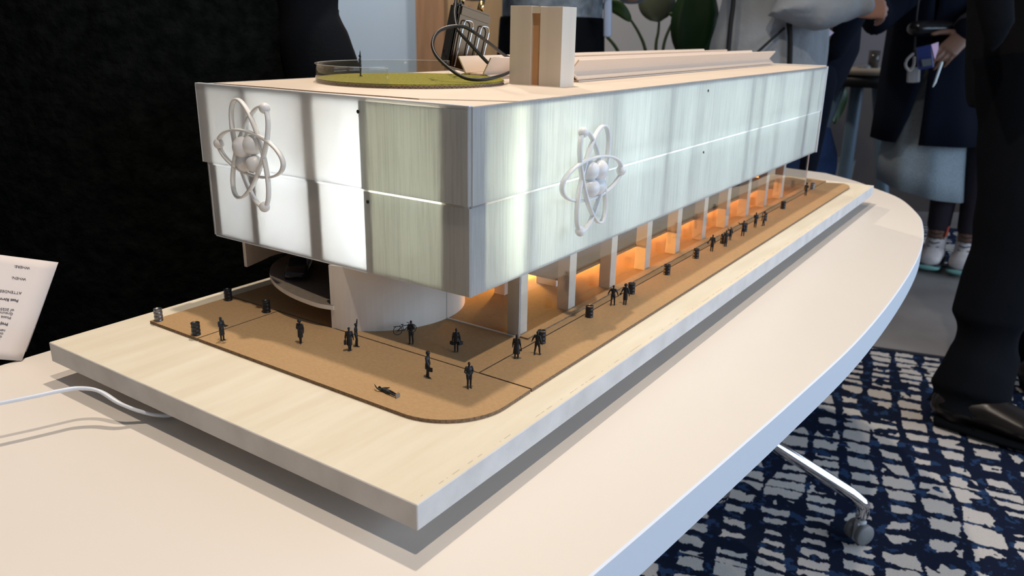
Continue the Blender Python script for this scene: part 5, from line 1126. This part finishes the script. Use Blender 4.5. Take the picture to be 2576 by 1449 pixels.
stem([pq(1640, 220), pq(1624, 128), pq(1608, 85), pq(1588, 52)]); leaf(pq(1590, 54), pq(1500, 18), 0.030, M_leaf, bend=Vector((0, 0, 0.035)))
stem([pq(1660, 220), pq(1650, 125), pq(1656, 80), pq(1658, 55)]); leaf(pq(1658, 56), pq(1640, -70), 0.085, M_leafg)
stem([pq(1668, 220), pq(1668, 125), pq(1685, 70), pq(1705, 40)]); leaf(pq(1698, 46), pq(1700, 10), 0.035, M_leaf)
leaf(pq(1735, 160, 3.7), pq(1760, -90, 3.7), 0.105, M_leafd); stem([pq(1700, 300), pq(1735, 160, 3.72)])
tag(plant, 'tall potted plant with broad green leaves before the greige wall', 'plant')
pl0 = at_h(2050, 700, 4.72); plant = empty('potted_plant', (pl0.x, pl0.y, 0.0036)); bm = bmesh.new(); lathe(bm, [(0.08, 0.0), (0.11, 0.02), (0.13, 0.34), (0.12, 0.34), (0.01, 0.31)], 28); mk('planter', bm, M_pot, plant, True)
stem([pq(2085, 380, 4.75), pq(2080, 260, 4.72), pq(2100, 205, 4.70)], 0.006); leaf(pq(2105, 205, 4.70), pq(2100, 314, 4.66), 0.062, M_leafd); leaf(pq(2080, 260, 4.72), pq(2040, 160, 4.72), 0.05, M_leafd)
tag(plant, 'small potted plant with one drooping leaf beside the blue-grey table leg', 'plant')
# side table
sp_ = at_h(2170, 190, 4.3); st_ = empty('side_table', (sp_.x, sp_.y, 0)); tz = at_h(2160, 170, 4.3).z - 0.0036; st_.location.z = 0.0036
bm = bmesh.new(); lathe(bm, [(0.02, tz - 0.03), (0.21, tz - 0.03), (0.22, tz - 0.015), (0.22, tz), (0.01, tz)], 40); mk('tabletop', bm, mat('beige_table_top', (0.45, 0.38, 0.30), 0.5), st_, True)
bm = bmesh.new(); lathe(bm, [(0.20, tz - 0.09), (0.20, tz - 0.031)], 40); mk('apron', bm, M_lens, st_, True)
M_leg = mat('blue_grey_metal', (0.13, 0.20, 0.27), 0.4)
bm = bmesh.new(); tube(bm, [at_h(2158, 205, 4.3) - sp_.xy.to_3d(), at_h(2120, 470, 4.3) - sp_.xy.to_3d(), at_h(2085, 700, 4.3) - sp_.xy.to_3d()], [0.034, 0.034, 0.034], 14)
for v in bm.verts: v.co.z = max(v.co.z, 0.0)
mk('leg', bm, M_leg, st_, True)
for a in (120, 240):
    c, s = math.cos(math.radians(a)), math.sin(math.radians(a)); bm = bmesh.new(); tube(bm, [(0.1 * c, 0.1 * s, tz - 0.06), (0.30 * c, 0.30 * s, 0.03)], [0.03, 0.03], 12); mk('leg', bm, M_leg, st_, True)
tag(st_, 'small side table with a blue-grey leg between the two standing people', 'table')
gp = at_h(2173, 172, 4.25); bm = bmesh.new(); ball(bm, (0, 0, 0.0), 0.035, 3, (1, 1, 0.6))
for v in bm.verts: v.co.z = max(v.co.z, -0.004)
o = mk('glass_bowl', bm, mat('pale_glass', (0.35, 0.38, 0.42), 0.1, trans=0.5), None, True); o.location = (gp.x, gp.y, tz + 0.0045); tag(o, 'small pale glass bowl on the side table', 'bowl')
gp = at_h(2198, 150, 4.28); bm = bmesh.new(); lathe(bm, [(0.02, 0), (0.026, 0.0), (0.028, 0.09), (0.026, 0.09), (0.022, 0.004)], 24); o = mk('tumbler', bm, mat('smoky_glass', (0.10, 0.09, 0.08), 0.1, trans=0.4), None, True); o.location = (gp.x, gp.y, tz + 0.0005); tag(o, 'dark drinking glass on the side table', 'glass')
# blue bag on the floor behind the far table end
bp0 = at_h(2010, 480, 3.95); bg = empty('tote_bag', (bp0.x, bp0.y, 0)); bm = bmesh.new()
tube(bm, [(0, 0, 0.01), (0, 0, 0.2), (0, 0, 0.48), (0, 0, 0.62)], [(0.17, 0.10), (0.19, 0.12), (0.16, 0.09), (0.12, 0.03)], 18, up=Vector((0, 1, 0)), cap=False); fuse('bag_body', bm, C_blue, 0.012, 3, bg, disp=lambda co, n_: n_ * 0.01 * mnoise.noise(co * 9))
bm = bmesh.new(); p = catmull([(-0.06, 0, 0.60), (-0.05, 0, 0.72), (0.05, 0, 0.72), (0.06, 0, 0.60)], 6); tube(bm, p, [0.008] * len(p), 8); mk('handle', bm, C_blue, bg, True)
bg.rotation_euler = (0, 0, math.atan2(RH.y, RH.x)); tag(bg, 'dark blue fabric bag on the floor beyond the far table end', 'bag')
